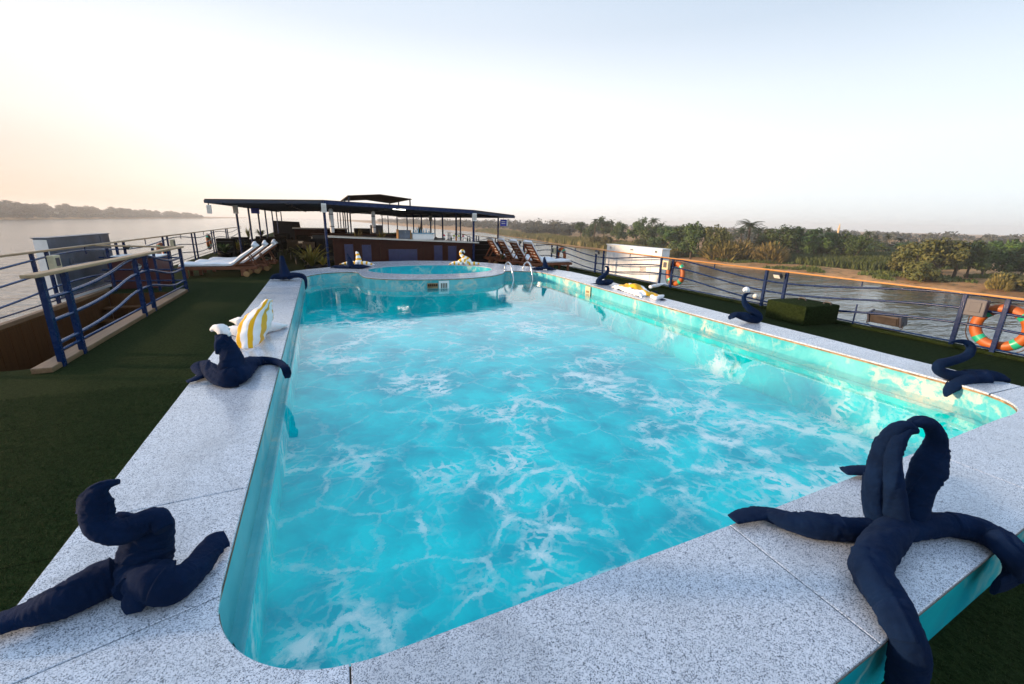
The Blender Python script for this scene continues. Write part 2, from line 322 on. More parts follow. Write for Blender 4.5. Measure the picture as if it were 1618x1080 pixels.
# ------------------------------------------------------------------ mesh helpers
class MB:
    def __init__(s): s.v = []; s.f = []; s.uv = None
    def add(s, vs, fs):
        o = len(s.v); s.v += [tuple(p) for p in vs]; s.f += [tuple(i + o for i in q) for q in fs]; return s
    def box(s, c, d, rot=None, bev=0.0):
        """box centred at c with full size d; chamfered on all edges if bev"""
        hx, hy, hz = d[0] / 2, d[1] / 2, d[2] / 2
        rm = rot.to_3x3() if rot is not None else None
        if not bev:
            P = [(x, y, z) for x in (-hx, hx) for y in (-hy, hy) for z in (-hz, hz)]
            F = [(0, 1, 3, 2), (4, 6, 7, 5), (0, 4, 5, 1), (2, 3, 7, 6), (0, 2, 6, 4), (1, 5, 7, 3)]
        else:
            bm = bmesh.new(); bmesh.ops.create_cube(bm, size=1.0)
            for q in bm.verts: q.co = Vector((q.co.x * d[0], q.co.y * d[1], q.co.z * d[2]))
            bmesh.ops.bevel(bm, geom=bm.edges[:], offset=min(bev, min(d) * 0.45), segments=2, profile=0.6, affect='EDGES')
            bm.verts.index_update()
            P = [q.co.copy() for q in bm.verts]; F = [tuple(x.index for x in q.verts) for q in bm.faces]; bm.free()
        out = []
        for p in P:
            q = Vector(p)
            if rm is not None: q = rm @ q
            out.append((q.x + c[0], q.y + c[1], q.z + c[2]))
        return s.add(out, F)
    def bar(s, a, b, w_, h_, bev=0.0):
        a = Vector(a); b = Vector(b); d = b - a
        q = d.to_track_quat('Y', 'Z')
        return s.box((a + b) / 2, (w_, d.length, h_), q.to_matrix(), bev)
    def tube(s, pts, r, seg=10, cap=True):
        pts = [Vector(p) for p in pts]; n = len(pts)
        rs = r if isinstance(r, (list, tuple)) else [r] * n
        T = [(pts[min(i + 1, n - 1)] - pts[max(i - 1, 0)]).normalized() for i in range(n)]
        nv = T[0].orthogonal().normalized(); vs = []; fs = []
        for i in range(n):
            nv = (nv - T[i] * nv.dot(T[i])).normalized(); bn = T[i].cross(nv)
            for k in range(seg):
                a = 2 * math.pi * k / seg
                vs.append(pts[i] + (nv * math.cos(a) + bn * math.sin(a)) * rs[i])
        for i in range(n - 1):
            for k in range(seg):
                k2 = (k + 1) % seg
                fs.append((i * seg + k, i * seg + k2, (i + 1) * seg + k2, (i + 1) * seg + k))
        if cap: fs.append(tuple(range(seg))[::-1]); fs.append(tuple((n - 1) * seg + k for k in range(seg)))
        return s.add(vs, fs)
    def lathe(s, prof, c, seg=16, axis=None):
        """profile of (radius, height) turned about z through c"""
        vs = []; fs = []
        for rr, hh in prof:
            for k in range(seg):
                a = 2 * math.pi * k / seg; p = Vector((rr * math.cos(a), rr * math.sin(a), hh))
                if axis is not None: p = axis @ p
                vs.append((p.x + c[0], p.y + c[1], p.z + c[2]))
        for i in range(len(prof) - 1):
            for k in range(seg):
                k2 = (k + 1) % seg; fs.append((i * seg + k, i * seg + k2, (i + 1) * seg + k2, (i + 1) * seg + k))
        fs.append(tuple(range(seg))[::-1]); fs.append(tuple((len(prof) - 1) * seg + k for k in range(seg)))
        return s.add(vs, fs)
    def prism(s, poly, z0, z1, top=True, bottom=True):
        n = len(poly)
        vs = [(p[0], p[1], z0) for p in poly] + [(p[0], p[1], z1) for p in poly]
        fs = [(i, (i + 1) % n, n + (i + 1) % n, n + i) for i in range(n)]
        tri = tessellate_polygon([[Vector((p[0], p[1], 0)) for p in poly]])
        if top: fs += [tuple(n + i for i in t) for t in tri]
        if bottom: fs += [tuple(t[::-1]) for t in tri]
        return s.add(vs, fs)
    def mesh(s, name, mat, smooth=False, weld=False, fixn=False):
        me = bpy.data.meshes.new(name); me.from_pydata(s.v, [], s.f); me.update()
        if fixn or weld:
            bm = bmesh.new(); bm.from_mesh(me)
            if weld: bmesh.ops.remove_doubles(bm, verts=bm.verts[:], dist=1e-5)
            bmesh.ops.recalc_face_normals(bm, faces=bm.faces[:]); bm.to_mesh(me); bm.free()
        if mat: me.materials.append(M[mat])
        if smooth:
            me.polygons.foreach_set('use_smooth', [True] * len(me.polygons))
        return me
    def build(s, name, mat, parent=None, smooth=False, loc=None, fixn=True):
        """link as ONE object; its origin goes to loc (or to the middle of its base)"""
        if loc is None:
            xs, ys, zs = zip(*s.v); loc = ((min(xs) + max(xs)) / 2, (min(ys) + max(ys)) / 2, min(zs))
        s.v = [(p[0] - loc[0], p[1] - loc[1], p[2] - loc[2]) for p in s.v]
        o = bpy.data.objects.new(name, s.mesh(name, mat, smooth, fixn=fixn)); COL.objects.link(o)
        if parent is not None:
            o.parent = parent
            pw = world(parent); o.location = (loc[0] - pw.x, loc[1] - pw.y, loc[2] - pw.z)
        else: o.location = loc
        return o
def world(o):
    p = Vector(o.location)
    while o.parent: o = o.parent; p += Vector(o.location)
    return p
def smooth_angle(o, deg=40):
    o.data.polygons.foreach_set('use_smooth', [True] * len(o.data.polygons))
    try: o.data.set_sharp_from_angle(angle=R(deg))
    except Exception: pass
    return o
def thing(name, label, cat, loc=(0, 0, 0), group=None):
    o = bpy.data.objects.new(name, None); COL.objects.link(o); o.location = loc; o.empty_display_size = 0.1
    o['label'] = label; o['category'] = cat
    if group: o['group'] = group
    return o
def tag(o, label, cat, group=None):
    o['label'] = label; o['category'] = cat
    if group: o['group'] = group
    return o
def struct(o, kind='structure'): o['kind'] = kind; return o
def dup(o, loc, label=None, rotz=None, scale=None, keep_group=True):
    c = o.copy(); COL.objects.link(c); c.location = loc
    if rotz is not None: c.rotation_euler = (0, 0, rotz)
    if scale is not None: c.scale = scale
    if label: c['label'] = label
    for ch in list(o.children):
        d = ch.copy(); COL.objects.link(d); d.parent = c
        for e in list(ch.children):
            f = e.copy(); COL.objects.link(f); f.parent = d
    return c
def catmull(P, per=6):
    P = [list(p) for p in P]; n = len(P); out = []
    for i in range(n - 1):
        p0, p1, p2, p3 = P[max(i - 1, 0)], P[i], P[i + 1], P[min(i + 2, n - 1)]
        for k in range(per):
            t = k / per
            out.append([0.5 * (2 * b + (c - a) * t + (2 * a - 5 * b + 4 * c - d) * t * t + (3 * b - a - 3 * c + d) * t ** 3) for a, b, c, d in zip(p0, p1, p2, p3)])
    out.append(P[-1]); return out
def inpoly(x, y, poly):
    c = False; j = len(poly) - 1
    for i in range(len(poly)):
        a, b = poly[i], poly[j]
        if (a[1] > y) != (b[1] > y) and x < (b[0] - a[0]) * (y - a[1]) / (b[1] - a[1]) + a[0]: c = not c
        j = i
    return c

# ================================================================== SETTING
WZ = -9.0           # river level below the sun deck
def interp(t, tab):
    if t <= tab[0][0]: return tab[0][1]
    for (a, va), (b, vb) in zip(tab, tab[1:]):
        if t <= b: return va + (vb - va) * (t - a) / (b - a)
    return tab[-1][1]
SHORE_R = [(-400, 150), (0, 118), (34, 112), (66, 109), (95, 101), (130, 106), (166, 113), (207, 115), (260, 126), (314, 131), (420, 150), (520, 136), (700, 128), (1000, 120), (2400, 60)]
PROF = [(-30, -10.2), (-6, -9.7), (0, -9.0), (3, -8.55), (10, -8.0), (25, -7.35), (40, -7.0), (120, -6.8), (400, -6.7), (1200, -6.6), (2600, -6.5)]
def gz(x, y):
    u = x - interp(y, SHORE_R)
    z = interp(u, PROF)
    if u > 0: z += min(1.0, u / 12) * 0.45 * noise.noise((x * 0.05, y * 0.05, 3.0)) + min(1.0, u / 6) * 0.22 * noise.noise((x * 0.21, y * 0.21, 7.0))
    return z
def grid_mesh(us, ys, fn):
    b = MB(); vs = []; fs = []; nu = len(us)
    for y in ys:
        for u in us: vs.append(fn(u, y))
    for j in range(len(ys) - 1):
        for i in range(nu - 1):
            fs.append((j * nu + i, j * nu + i + 1, (j + 1) * nu + i + 1, (j + 1) * nu + i))
    return b.add(vs, fs)
b = MB(); b.add([(-2900, -900, WZ), (2900, -900, WZ), (2900, 3900, WZ), (-2900, 3900, WZ)], [(0, 1, 2, 3)])
struct(b.build('river', 'river_water'))
us = [-30, -6, -2, 0, 1.5, 3, 5, 7, 10, 13, 16, 20, 25, 30, 36, 44, 55, 70, 90, 120, 180, 260, 400, 800, 1500, 2600]
ys = [-380, -200, -100, -50] + [-20 + 4 * i for i in range(60)] + [225 + 15 * i for i in range(20)] + [540, 620, 720, 850, 1000, 1300, 1700, 2300]
struct(smooth_angle(grid_mesh(us, ys, lambda u, y: (interp(y, SHORE_R) + u, y, gz(interp(y, SHORE_R) + u, y))).build('right_bank', 'bank_soil'), 180))
SHORE_L = [(-400, -520), (300, -420), (520, -352), (640, -330), (800, -328), (1000, -336), (1300, -322), (1600, -292), (2400, -300)]
struct(grid_mesh([0, 4, 10, 30, 90, 300, 1200], [-380, 0, 300, 520, 640, 800, 1000, 1300, 1600, 2400], lambda u, y: (interp(y, SHORE_L) - u, y, -9.2 + min(2.2, u * 0.25))).build('left_bank', 'bank_soil'))

# ---- pool outlines (top view, metres)
INK = [(-.48, 1.75), (-.47, 1.62), (-.42, 1.48), (-.33, 1.36), (-.2, 1.27), (-.03, 1.22), (.28, 1.215), (1.75, 1.25), (3.65, 1.32), (4.75, 1.37), (5.1, 1.375), (5.3, 1.41), (5.45, 1.5), (5.55, 1.64), (5.6, 1.82), (5.62, 2.5), (5.64, 3.6), (5.66, 4.5), (5.69, 5.5), (5.8, 7.4), (5.9, 8.7), (6.0, 10), (6.03, 11.2), (5.97, 11.7), (5.8, 11.95), (5.4, 12.15), (5.1, 12.2), (4.97, 12.05), (4.85, 11.8), (4.61, 11.5), (4.2, 11.15), (3.6, 10.9), (3.0, 10.8), (2.4, 10.84), (1.9, 10.95), (1.4, 11.15), (1.05, 11.45), (.92, 11.75), (.88, 12.2), (.85, 12.7), (.6, 12.88), (.14, 12.8), (-.2, 12.5), (-.4, 12.1), (-.48, 11.6), (-.48, 8.2), (-.48, 5.0)]
SEG = []
for i in range(len(INK)):
    a, b_, c, d = (INK[(i + k) % len(INK)] for k in (-1, 0, 1, 2))
    if 6 <= i <= 8 or 15 <= i <= 20 or i >= 44: SEG.append([b_])
    else: SEG.append([tuple(.5 * (2 * q + (r_ - p_) * t + (2 * p_ - 5 * q + 4 * r_ - s_) * t * t + (3 * q - p_ - 3 * r_ + s_) * t ** 3) for p_, q, r_, s_ in zip(a, b_, c, d)) for t in (0, .25, .5, .75)])
IN = [p for q in SEG for p in q]
OUT = [(-1.17, .37), (6.15, .885), (6.16, 2.8), (6.22, 3.6), (6.25, 4.6), (6.29, 5.5), (6.36, 7.0), (6.75, 9), (6.95, 10), (6.97, 11.5), (6.6, 12.9), (5.9, 13.9), (5.3, 14.9), (4.2, 15.7), (3, 15.95), (1.6, 15.75), (.95, 15), (.2, 14.2), (-.7, 13.4), (-1.1, 12.6), (-1.17, 11.7)]
HC = 0.37; WL = 0.15; PF = -0.5
TUB = (3.03, 13.05); TA, TB = 1.85, 1.28
def ell(a0, a1, n, ra=TA, rb=TB): return [(TUB[0] + ra * math.cos(a0 + (a1 - a0) * i / n), TUB[1] + rb * math.sin(a0 + (a1 - a0) * i / n)) for i in range(n + 1)]
TUBIN = ell(0, 2 * math.pi, 48)[:-1]
def offset(poly, d):
    """move a counter-clockwise outline outwards by d"""
    n = len(poly); out = []
    for i in range(n):
        a, p, c = Vector(poly[i - 1]), Vector(poly[i]), Vector(poly[(i + 1) % n])
        e1 = (p - a).normalized(); e2 = (c - p).normalized()
        n1 = Vector((e1.y, -e1.x)); n2 = Vector((e2.y, -e2.x)); k = (n1 + n2)
        k = k / max(0.3, k.length_squared) * 2
        out.append((p.x + k.x * d, p.y + k.y * d))
    return out
def strip(poly, z0, z1, inward=True, closed=True):
    b = MB(); n = len(poly); vs = [(*p, z0) for p in poly] + [(*p, z1) for p in poly]
    fs = [(i, (i + 1) % n, n + (i + 1) % n, n + i) for i in range(n if closed else n - 1)]
    if inward: fs = [q[::-1] for q in fs]
    return b.add(vs, fs)
def flat(loops, z, upf=True):
    b = MB(); allp = [p for l in loops for p in l]
    tri = tessellate_polygon([[Vector((*p, 0)) for p in l] for l in loops])
    fs = []
    for t in tri:
        A, B_, C_ = (Vector(allp[i]) for i in t)
        fs.append(t if (B_ - A).cross(C_ - A) > 0 else t[::-1])
    return b.add([(*p, z) for p in allp], fs)
# ---- deck
WELL = [(-4.56, 6.66), (-3.10, 6.66), (-3.10, 12.66), (-4.56, 12.66)]
DECK = [(-4.95, -4), (9.42, -4), (9.42, 62), (-4.95, 62)]
struct(flat([DECK, offset(OUT, -0.05), WELL], 0.0).build('turf_deck', 'turf', fixn=False))
b = MB()
for x in (-4.97, 9.44): b.box((x, 29, -4.62), (.04, 66, 9.2))
b.box((2.235, -4.02, -4.62), (14.45, .04, 9.2)); b.box((2.235, 62.02, -4.62), (14.45, .04, 9.2))
struct(b.build('ship_hull', 'hull_paint'))

# standing pile of the turf close to the camera
rnd = random.Random(3); b = MB(); nb = 0
while nb < 80000:
    if rnd.random() < .82: x, y = rnd.uniform(-3.4, -1.15), 1.0 + 4.6 * rnd.random() ** 1.4
    else: x, y = rnd.uniform(1.6, 4.6), rnd.uniform(-.3, 1.1)
    if inpoly(x, y, OUT) or (x < -3.0 and y > 6.2): continue
    a = rnd.uniform(0, 6.283); h_ = rnd.uniform(.008, .017); u, v_ = math.cos(a) * .0022, math.sin(a) * .0022; lx, ly = rnd.uniform(-.009, .009), rnd.uniform(-.009, .009)
    b.add([(x - u, y - v_, .0), (x + u, y + v_, .0), (x + lx, y + ly, h_)], [(0, 1, 2)]); nb += 1
struct(b.build('turf_pile', 'turf_blade', fixn=False), 'stuff')

# ---- swimming pool
pool = thing('swimming_pool', 'turquoise marbled swimming pool with speckled granite coping sunk in the turf deck', 'swimming pool', (2.6, 6.5, 0))
smooth_angle(strip(offset(IN, .014), .07, .335).build('pool_wall', 'pool_side_vinyl', pool, fixn=False), 50)
smooth_angle(strip(offset(IN, .012), PF, .0702).build('underwater_wall', 'pool_floor_vinyl', pool, fixn=False), 50)
flat([offset(IN, .014)], PF).build('pool_floor', 'pool_floor_vinyl', pool, fixn=False)
flat([offset(OUT, -.004), IN[::-1], TUBIN], .352).build('coping_bed', 'dark_gap', pool, fixn=False)
smooth_angle(strip(offset(OUT, -.03), 0.0, .335, inward=False).build('outer_wall', 'pool_wall_vinyl', pool, fixn=False), 40)
b = strip(offset(IN, .003), .334, .3515); b.build('edge_trim', 'tan_grout', pool, fixn=False)
b = strip(offset(OUT, -.006), .335, .3515, inward=False); b.build('outer_trim', 'dark_gap', pool, fixn=False)
# narrow ledge of the liner just under the water
b = MB(); o1 = offset(IN, .013); o2 = offset(IN, -.045); n = len(IN)
b.add([(*p, .085) for p in o1] + [(*p, .085) for p in o2] + [(*p, .055) for p in o2], [(i, (i + 1) % n, n + (i + 1) % n, n + i) for i in range(n)] + [(n + i, n + (i + 1) % n, 2 * n + (i + 1) % n, 2 * n + i) for i in range(n)])
b.build('liner_ledge', 'pool_side_vinyl', pool)
def slab(poly):
    c = Vector((sum(p[0] for p in poly) / len(poly), sum(p[1] for p in poly) / len(poly)))
    a = sum(p[0] * q[1] - q[0] * p[1] for p, q in zip(poly, poly[1:] + poly[:1]))
    if a < 0: poly = poly[::-1]
    b = MB(); b.prism(offset(poly, -.003), .3535, HC, bottom=False)
    o = b.build('coping_slab', 'granite', pool, fixn=False)
    bm = bmesh.new(); bm.from_mesh(o.data)
    z = HC - world(o).z
    ed = [e for e in bm.edges if all(abs(v_.co.z - z) < 1e-4 for v_ in e.verts) and len(e.link_faces) == 2 and abs(e.link_faces[0].normal.z - e.link_faces[1].normal.z) > .5]
    bmesh.ops.bevel(bm, geom=ed, offset=.003, segments=1, affect='EDGES'); bm.to_mesh(o.data); bm.free()
    return o
def inpts(a, b_): return [p for q in SEG[a:b_] for p in q] + [INK[b_]]
slab([(-1.17, 1.50), (-.475, 1.69)] + inpts(1, 5) + [(-.06, .448), (-1.17, .37)])
slab([(-1.17, 1.50), (-.475, 1.69), (-.48, 1.75), (-.48, 2.46), (-1.17, 2.43)])
for y0, y1 in ((2.45, 4.4), (4.4, 6.35), (6.35, 8.3), (8.3, 10.2), (10.2, 11.7)):
    slab([(-1.17, y0 - .02), (-.48, y0 + .01), (-.48, y1 + (.01 if y1 < 11 else -.1)), (-1.17, y1 - .02)])
slab([(-.06, .448)] + inpts(5, 6) + [(1.75, 1.25), (1.72, .573)])
slab([(1.72, .573), (1.75, 1.25), (3.65, 1.32), (3.64, .708)])
slab([(3.64, .708), (3.65, 1.32), *inpts(9, 11), (5.31, .826)])
slab([(5.31, .826)] + inpts(11, 13) + [(5.56, 1.67), (6.155, 1.66), (6.15, .885)])
slab([(5.565, 1.68)] + inpts(14, 16) + [(6.22, 3.6), (6.16, 2.8), (6.155, 1.66)])
slab([INK[16], INK[17], INK[18], (6.29, 5.5), (6.25, 4.6), (6.22, 3.6)])
slab([INK[18], INK[19], (6.43, 7.36), (6.36, 7.0), (6.29, 5.5)])
slab([INK[19], INK[20], INK[21], (6.95, 10), (6.75, 9), (6.43, 7.36)])
slab(inpts(21, 27) + [(5.3, 14.9), (5.9, 13.9), (6.6, 12.9), (6.97, 11.5), (6.95, 10)])
slab(inpts(27, 32) + ell(-math.pi / 2, math.pi / 2, 22) + [(3, 15.95), (4.2, 15.7), (5.3, 14.9)])
slab(inpts(32, 39) + [(.95, 15), (1.6, 15.75), (3, 15.95)] + ell(math.pi / 2, 1.5 * math.pi, 22))
slab(inpts(39, 44) + [(-1.17, 11.68), (-1.1, 12.6), (-.7, 13.4), (.2, 14.2), (.95, 15)])
b = flat([IN], WL); struct(b.build('pool_water', 'pool_water', fixn=False))
# hot tub basin inside the raised end
smooth_angle(strip(offset(TUBIN, .012), -.3, .352).build('hot_tub_wall', 'pool_wall_vinyl', pool, fixn=False), 60)
flat([offset(TUBIN, .012)], -.3).build('hot_tub_floor', 'pool_floor_vinyl', pool, fixn=False)
struct(flat([offset(TUBIN, .005)], -.06).build('hot_tub_water', 'pool_water', fixn=False))
# wall fittings
f1 = MB(); f1.box((2.79, 10.795, .215), (.27, .03, .20), bev=.01); f1 = f1.build('skimmer_frame', 'white_paint', pool)
for k in range(4):
    MB().box((2.72 + .045 * k, 10.778, .20), (.026, .012, .12)).build('slot', 'dark_gap', f1)
f2 = MB(); f2.box((2.50, 10.81, .20), (.27, .028, .13), Matrix.Rotation(-.05, 4, 'Z'), bev=.008); f2 = f2.build('return_fitting', 'tan_grout', pool)
for k in range(5):
    MB().box((2.40 + .05 * k, 10.792, .215), (.034, .014, .06)).build('grille_bar', 'bar_wood', f2)
f3 = MB(); f3.box((5.91, 8.95, .18), (.03, .24, .28), Matrix.Rotation(-.075, 4, 'Z'), bev=.008); f3 = f3.build('skimmer_frame', 'cream_plastic', pool)
MB().box((5.892, 8.95, .19), (.012, .13, .05), Matrix.Rotation(-.075, 4, 'Z')).build('slot', 'tan_grout', f3)
# ladder
lad = thing('pool_ladder', 'chrome pool ladder with two curved rails at the far right corner of the pool', 'ladder', (5.5, 11.95, HC))
for x in (5.16, 5.80):
    P = [(x, 12.50, .37), (x, 12.49, .47), (x, 12.42, .56), (x, 12.26, .61), (x, 12.08, .58), (x, 11.95, .46), (x, 11.86, .25), (x, 11.80, .02), (x, 11.80, -.45)]
    smooth_angle(MB().tube([p[:3] for p in catmull(P, 5)], .024, 10).build('rail', 'brushed_steel', lad), 60)
    MB().lathe([(.05, 0), (.05, .012), (.03, .02)], (x, 12.50, .371), 14).build('flange', 'brushed_steel', lad)
for z in (-.12, -.4): MB().box((5.48, 11.8, z), (.62, .08, .025), bev=.005).build('step', 'brushed_steel', lad)

# ---- kerb along the right deck edge
b = MB(); b.box((9.30, 29, .03), (.16, 65, .06), bev=.02); tag(b.build('deck_kerb', 'turf'), 'low turf covered kerb running under the right railing', 'kerb')

# ================================================================== RAILINGS
def railing(name, label, x, y0, y1, pairs, H_, zs, amp, ph, per, wood_mat, wid, blue='blue_paint', lower=.10, step=3.45, hand_w=.07, hand_h=.035, skip_rails=False):
    r_ = thing(name, label, 'railing', (x, (y0 + y1) / 2, 0))
    L = []
    MB().bar((x, y0, H_ - hand_h / 2), (x, y1, H_ - hand_h / 2), hand_w, hand_h, .008).build('handrail', wood_mat, r_)
    for i, z in enumerate(zs):
        P = []; n = int(abs(y1 - y0) / .12)
        for k in range(n + 1):
            y = y0 + (y1 - y0) * k / n
            P.append((x, y, z + amp * math.cos(2 * math.pi * (y - ph) / per)))
        smooth_angle(MB().tube(P, .019, 8).build('wavy_rail', 'rail_blue_lit' if x < 0 else blue, r_), 60)
    MB().tube([(x, y0, lower), (x, y1, lower)], .013, 8).build('lower_rail', blue, r_)
    for y in pairs:
        MB().box((x, y, (H_ - hand_h) / 2), (.05, .06, H_ - hand_h), bev=.006).build('post', blue, r_)
    return r_
pr = []
for k in range(10):
    c = 3.15 + 3.42 * k; pr += [c - .24, c + .24]
rr = railing('deck_railing', 'long blue metal railing with varnished wooden handrail along the right deck edge', 9.25, -1.2, 34.5, [-.5, -.02] + pr, .905, (.755, .53, .29), .12, 3.15, 6.84, 'orange_varnish', .05, hand_w=.07, hand_h=.028)
for k in range(9):
    y = 3.15 + 3.42 * (k + .5); zt = .755 + .12 * math.cos(2 * math.pi * (y - 3.15) / 6.84)
    MB().box((9.25, y, (zt + .87) / 2), (.02, .02, .87 - zt)).build('strut', 'blue_paint', rr)
MB().box((9.25, 4.86, .25), (.02, .02, .38)).build('strut', 'blue_paint', rr)
pl = []
for c in (7.2, 10.75, 14.37, 18.05, 21.7, 25.3, 28.9): pl += [c - .24, c + .24]
rl = railing('deck_railing', 'long blue metal railing with weathered wooden handrail along the left deck edge beside the stairwell', -4.72, 2.0, 34.0, pl, 1.10, (.93, .66, .36), .07, 12.0, 7.2, 'weathered_board', .05, lower=.16)
for c in (9.0, 12.5, 16.2, 19.9, 23.5):
    MB().box((-4.72, c, .99), (.02, .02, .16)).build('strut', 'blue_paint', rl)
# gate-like railing round the stairwell
gt = thing('stairwell_railing', 'blue railing with three wavy bars and flat wooden top guarding the stairwell', 'railing', (-3.0, 9.6, 0))
def gx(y): return -2.98 - .012 * (y - 6.68)
MB().bar((gx(6.45), 6.45, 1.10), (gx(12.72), 12.72, 1.05), .13, .04, .01).build('handrail', 'weathered_board', gt)
WV = [(6.68, .82), (7.2, .82), (7.9, .845), (8.6, .91), (9.2, 1.0), (9.7, 1.035), (10.3, 1.02), (10.9, .93), (11.4, .85), (11.9, .81), (12.6, .815)]
for dz, k_ in ((0, 1), (-.265, 1), (-.535, .95)):
    P = [(gx(y), y, (z - .82) * k_ + .82 + dz) for y, z in [tuple(q_) for q_ in catmull(WV, 7)]]
    smooth_angle(MB().tube(P, .022, 10).build('wavy_rail', 'rail_blue_lit', gt), 60)
MB().tube([(gx(6.68), 6.68, .19), (gx(12.6), 12.6, .17)], .017, 8).build('lower_rail', 'rail_blue_lit', gt)
for y in (6.68, 7.22, 9.64, 10.17, 12.6):
    MB().box((gx(y), y, .535), (.06, .075, 1.07), bev=.008).build('post', 'blue_paint', gt)
MB().bar((-3.05, 12.72, 1.04), (-4.68, 12.95, 1.07), .09, .035, .01).build('handrail', 'weathered_board', gt)
for z in (.80, .52, .26): MB().tube([(-3.05, 12.72, z), (-4.68, 12.95, z)], .018, 8).build('end_rail', 'blue_paint', gt)
for x in (-3.32, -3.62, -4.5): MB().box((x, 12.72 - (x + 3.05) * .14, .52), (.05, .05, 1.0), bev=.006).build('post', 'blue_paint', gt)
# stairwell
sw = thing('stairwell', 'open stairwell lined with brown wooden boards behind the blue railing', 'stairwell', (-3.8, 9.6, -2.4))
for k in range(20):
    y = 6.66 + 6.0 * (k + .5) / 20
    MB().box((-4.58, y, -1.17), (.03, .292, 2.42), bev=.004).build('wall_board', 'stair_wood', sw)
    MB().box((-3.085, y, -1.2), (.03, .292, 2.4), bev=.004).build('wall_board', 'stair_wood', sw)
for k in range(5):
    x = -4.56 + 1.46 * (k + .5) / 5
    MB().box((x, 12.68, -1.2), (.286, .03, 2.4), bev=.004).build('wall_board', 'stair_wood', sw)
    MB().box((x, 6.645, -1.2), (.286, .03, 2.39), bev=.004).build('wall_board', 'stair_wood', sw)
for k in range(9):
    MB().box((-3.83, 12.3 - .28 * k, -.26 - .24 * k), (1.44, .29, .04), bev=.008).build('stair_tread', 'stair_wood', sw)
MB().box((-3.83, 9.6, -2.42), (1.5, 6.05, .03)).build('stair_floor', 'bar_wood', sw)
MB().bar((-3.06, 6.42, .033), (-3.12, 12.66, .033), .19, .065, .012).build('kerb_board', 'kerb_wood', sw)
MB().bar((-4.64, 2.0, .05), (-4.64, 12.9, .05), .10, .10, .01).build('kerb_board', 'kerb_wood', sw)
MB().tube([(-3.12, 6.9, -.12), (-3.3, 6.9, -.10), (-3.42, 6.95, -.10)], .025, 8).build('handle', 'black_metal', sw)

# ---- things fixed to or standing by the railings
def bulkhead(x, y, z, label, right=True):
    t = thing('rail_light', label, 'light', (x, y, z), 'small floodlights fixed under the handrails')
    s = -1 if right else 1
    q = Matrix.Rotation(s * R(35), 4, 'Y')
    MB().box((x, y, z), (.07, .17, .11), q, bev=.012).build('housing', 'black_metal', t)
    MB().box((x + s * .034, y, z - .024), (.012, .14, .085), q, bev=.004).build('lens', 'lamp_glass', t)
    MB().bar((x, y, z), (x - s * .07, y, z + .04), .03, .03).build('bracket', 'black_metal', t)
    return t
bulkhead(9.13, 6.45, .80, 'small black floodlight with bright lens under the right handrail above the turf box')
bulkhead(9.13, 13.4, .80, 'small black floodlight on the right railing just before the white tank')
bulkhead(9.13, 20.2, .82, 'small black floodlight far along the right railing beside the lounger backs')
bulkhead(-3.10, 9.95, .86, 'small black floodlight inside the stairwell railing', False)
bulkhead(-4.62, 14.6, .93, 'small black floodlight on the left railing behind the red locker', False)
def ring(loc, label, tilt=0.0, rr=.36, sect=.075, yaw=0.0, mat='orange_ring'):
    t = thing('life_ring', label, 'life ring', loc, 'life rings hung on the railings')
    n = 40; vs = []; fs = []; k_ = 14
    def P(a, bq, s=1.0):
        rad = rr - sect + sect * s * math.cos(bq); p = Vector((sect * .8 * s * math.sin(bq), rad * math.cos(a), rad * math.sin(a)))
        return p + Vector(loc)
    b = MB()
    vs = [P(2 * math.pi * i / n, 2 * math.pi * j / k_) for i in range(n) for j in range(k_)]
    fs = [(i * k_ + j, i * k_ + (j + 1) % k_, ((i + 1) % n) * k_ + (j + 1) % k_, ((i + 1) % n) * k_ + j) for i in range(n) for j in range(k_)]
    smooth_angle(b.add(vs, fs).build('ring_body', mat, t), 80)
    for q in range(4):
        a0 = R(45 + 90 * q - 8); vs = [P(a0 + R(16) * i / 4, 2 * math.pi * j / k_, 1.04) for i in range(5) for j in range(k_)]
        fs = [(i * k_ + j, i * k_ + (j + 1) % k_, (i + 1) * k_ + (j + 1) % k_, (i + 1) * k_ + j) for i in range(4) for j in range(k_)]
        smooth_angle(MB().add(vs, fs).build('reflective_band', 'green_tape', t), 80)
    P2 = []
    for i in range(49):
        a = 2 * math.pi * i / 48; rad = rr + .012 + .035 * abs(math.sin(2 * a + R(0)))
        P2.append((loc[0] - sect * .3, loc[1] + rad * math.cos(a), loc[2] + rad * math.sin(a)))
    MB().tube(P2, .008, 6).build('grab_rope', 'rope', t)
    return t
ring((9.36, 2.93, .42), 'orange life ring with green bands nearest the camera on the right railing')
ring((9.36, 9.72, .46), 'orange life ring on the right railing at the end of the white tank')
ring((9.36, 16.4, .46), 'orange life ring on the right railing behind the nearest lounger')
ring((9.36, 19.9, .48), 'orange life ring half hidden behind the wooden lounger backs')
ring((-4.86, 18.0, .52), 'life ring on the left railing above the red locker')
ring((-4.86, 25.0, .56), 'life ring on the left railing before the dark planter')
def lightbox(loc, label, mat='cream_plastic'):
    t = thing('junction_box', label, 'box', loc, 'boxes fixed to the railing posts')
    MB().box((loc[0], loc[1], loc[2] + .13), (.10, .24, .26), bev=.012).build('case', mat, t)
    s = -1 if loc[0] > 0 else 1
    MB().box((loc[0] + s * .052, loc[1], loc[2] + .14), (.012, .13, .15), bev=.004).build('front_panel', 'grey_plastic' if mat == 'cream_plastic' else mat, t)
lightbox((9.15, 9.9, .56), 'cream box with dark front on the right railing beside the orange life ring')
lightbox((9.15, 16.7, .52), 'cream box on the right railing behind the nearest wooden lounger')
lightbox((-4.62, 10.95, .74), 'cream box fixed to the left railing before the steel tank')
lightbox((-4.62, 18.4, .70), 'cream box on the left railing next to the distant life ring')
lightbox((9.17, 3.2, .56), 'flat grey box on the right railing beside the nearest life ring', 'grey_plastic')
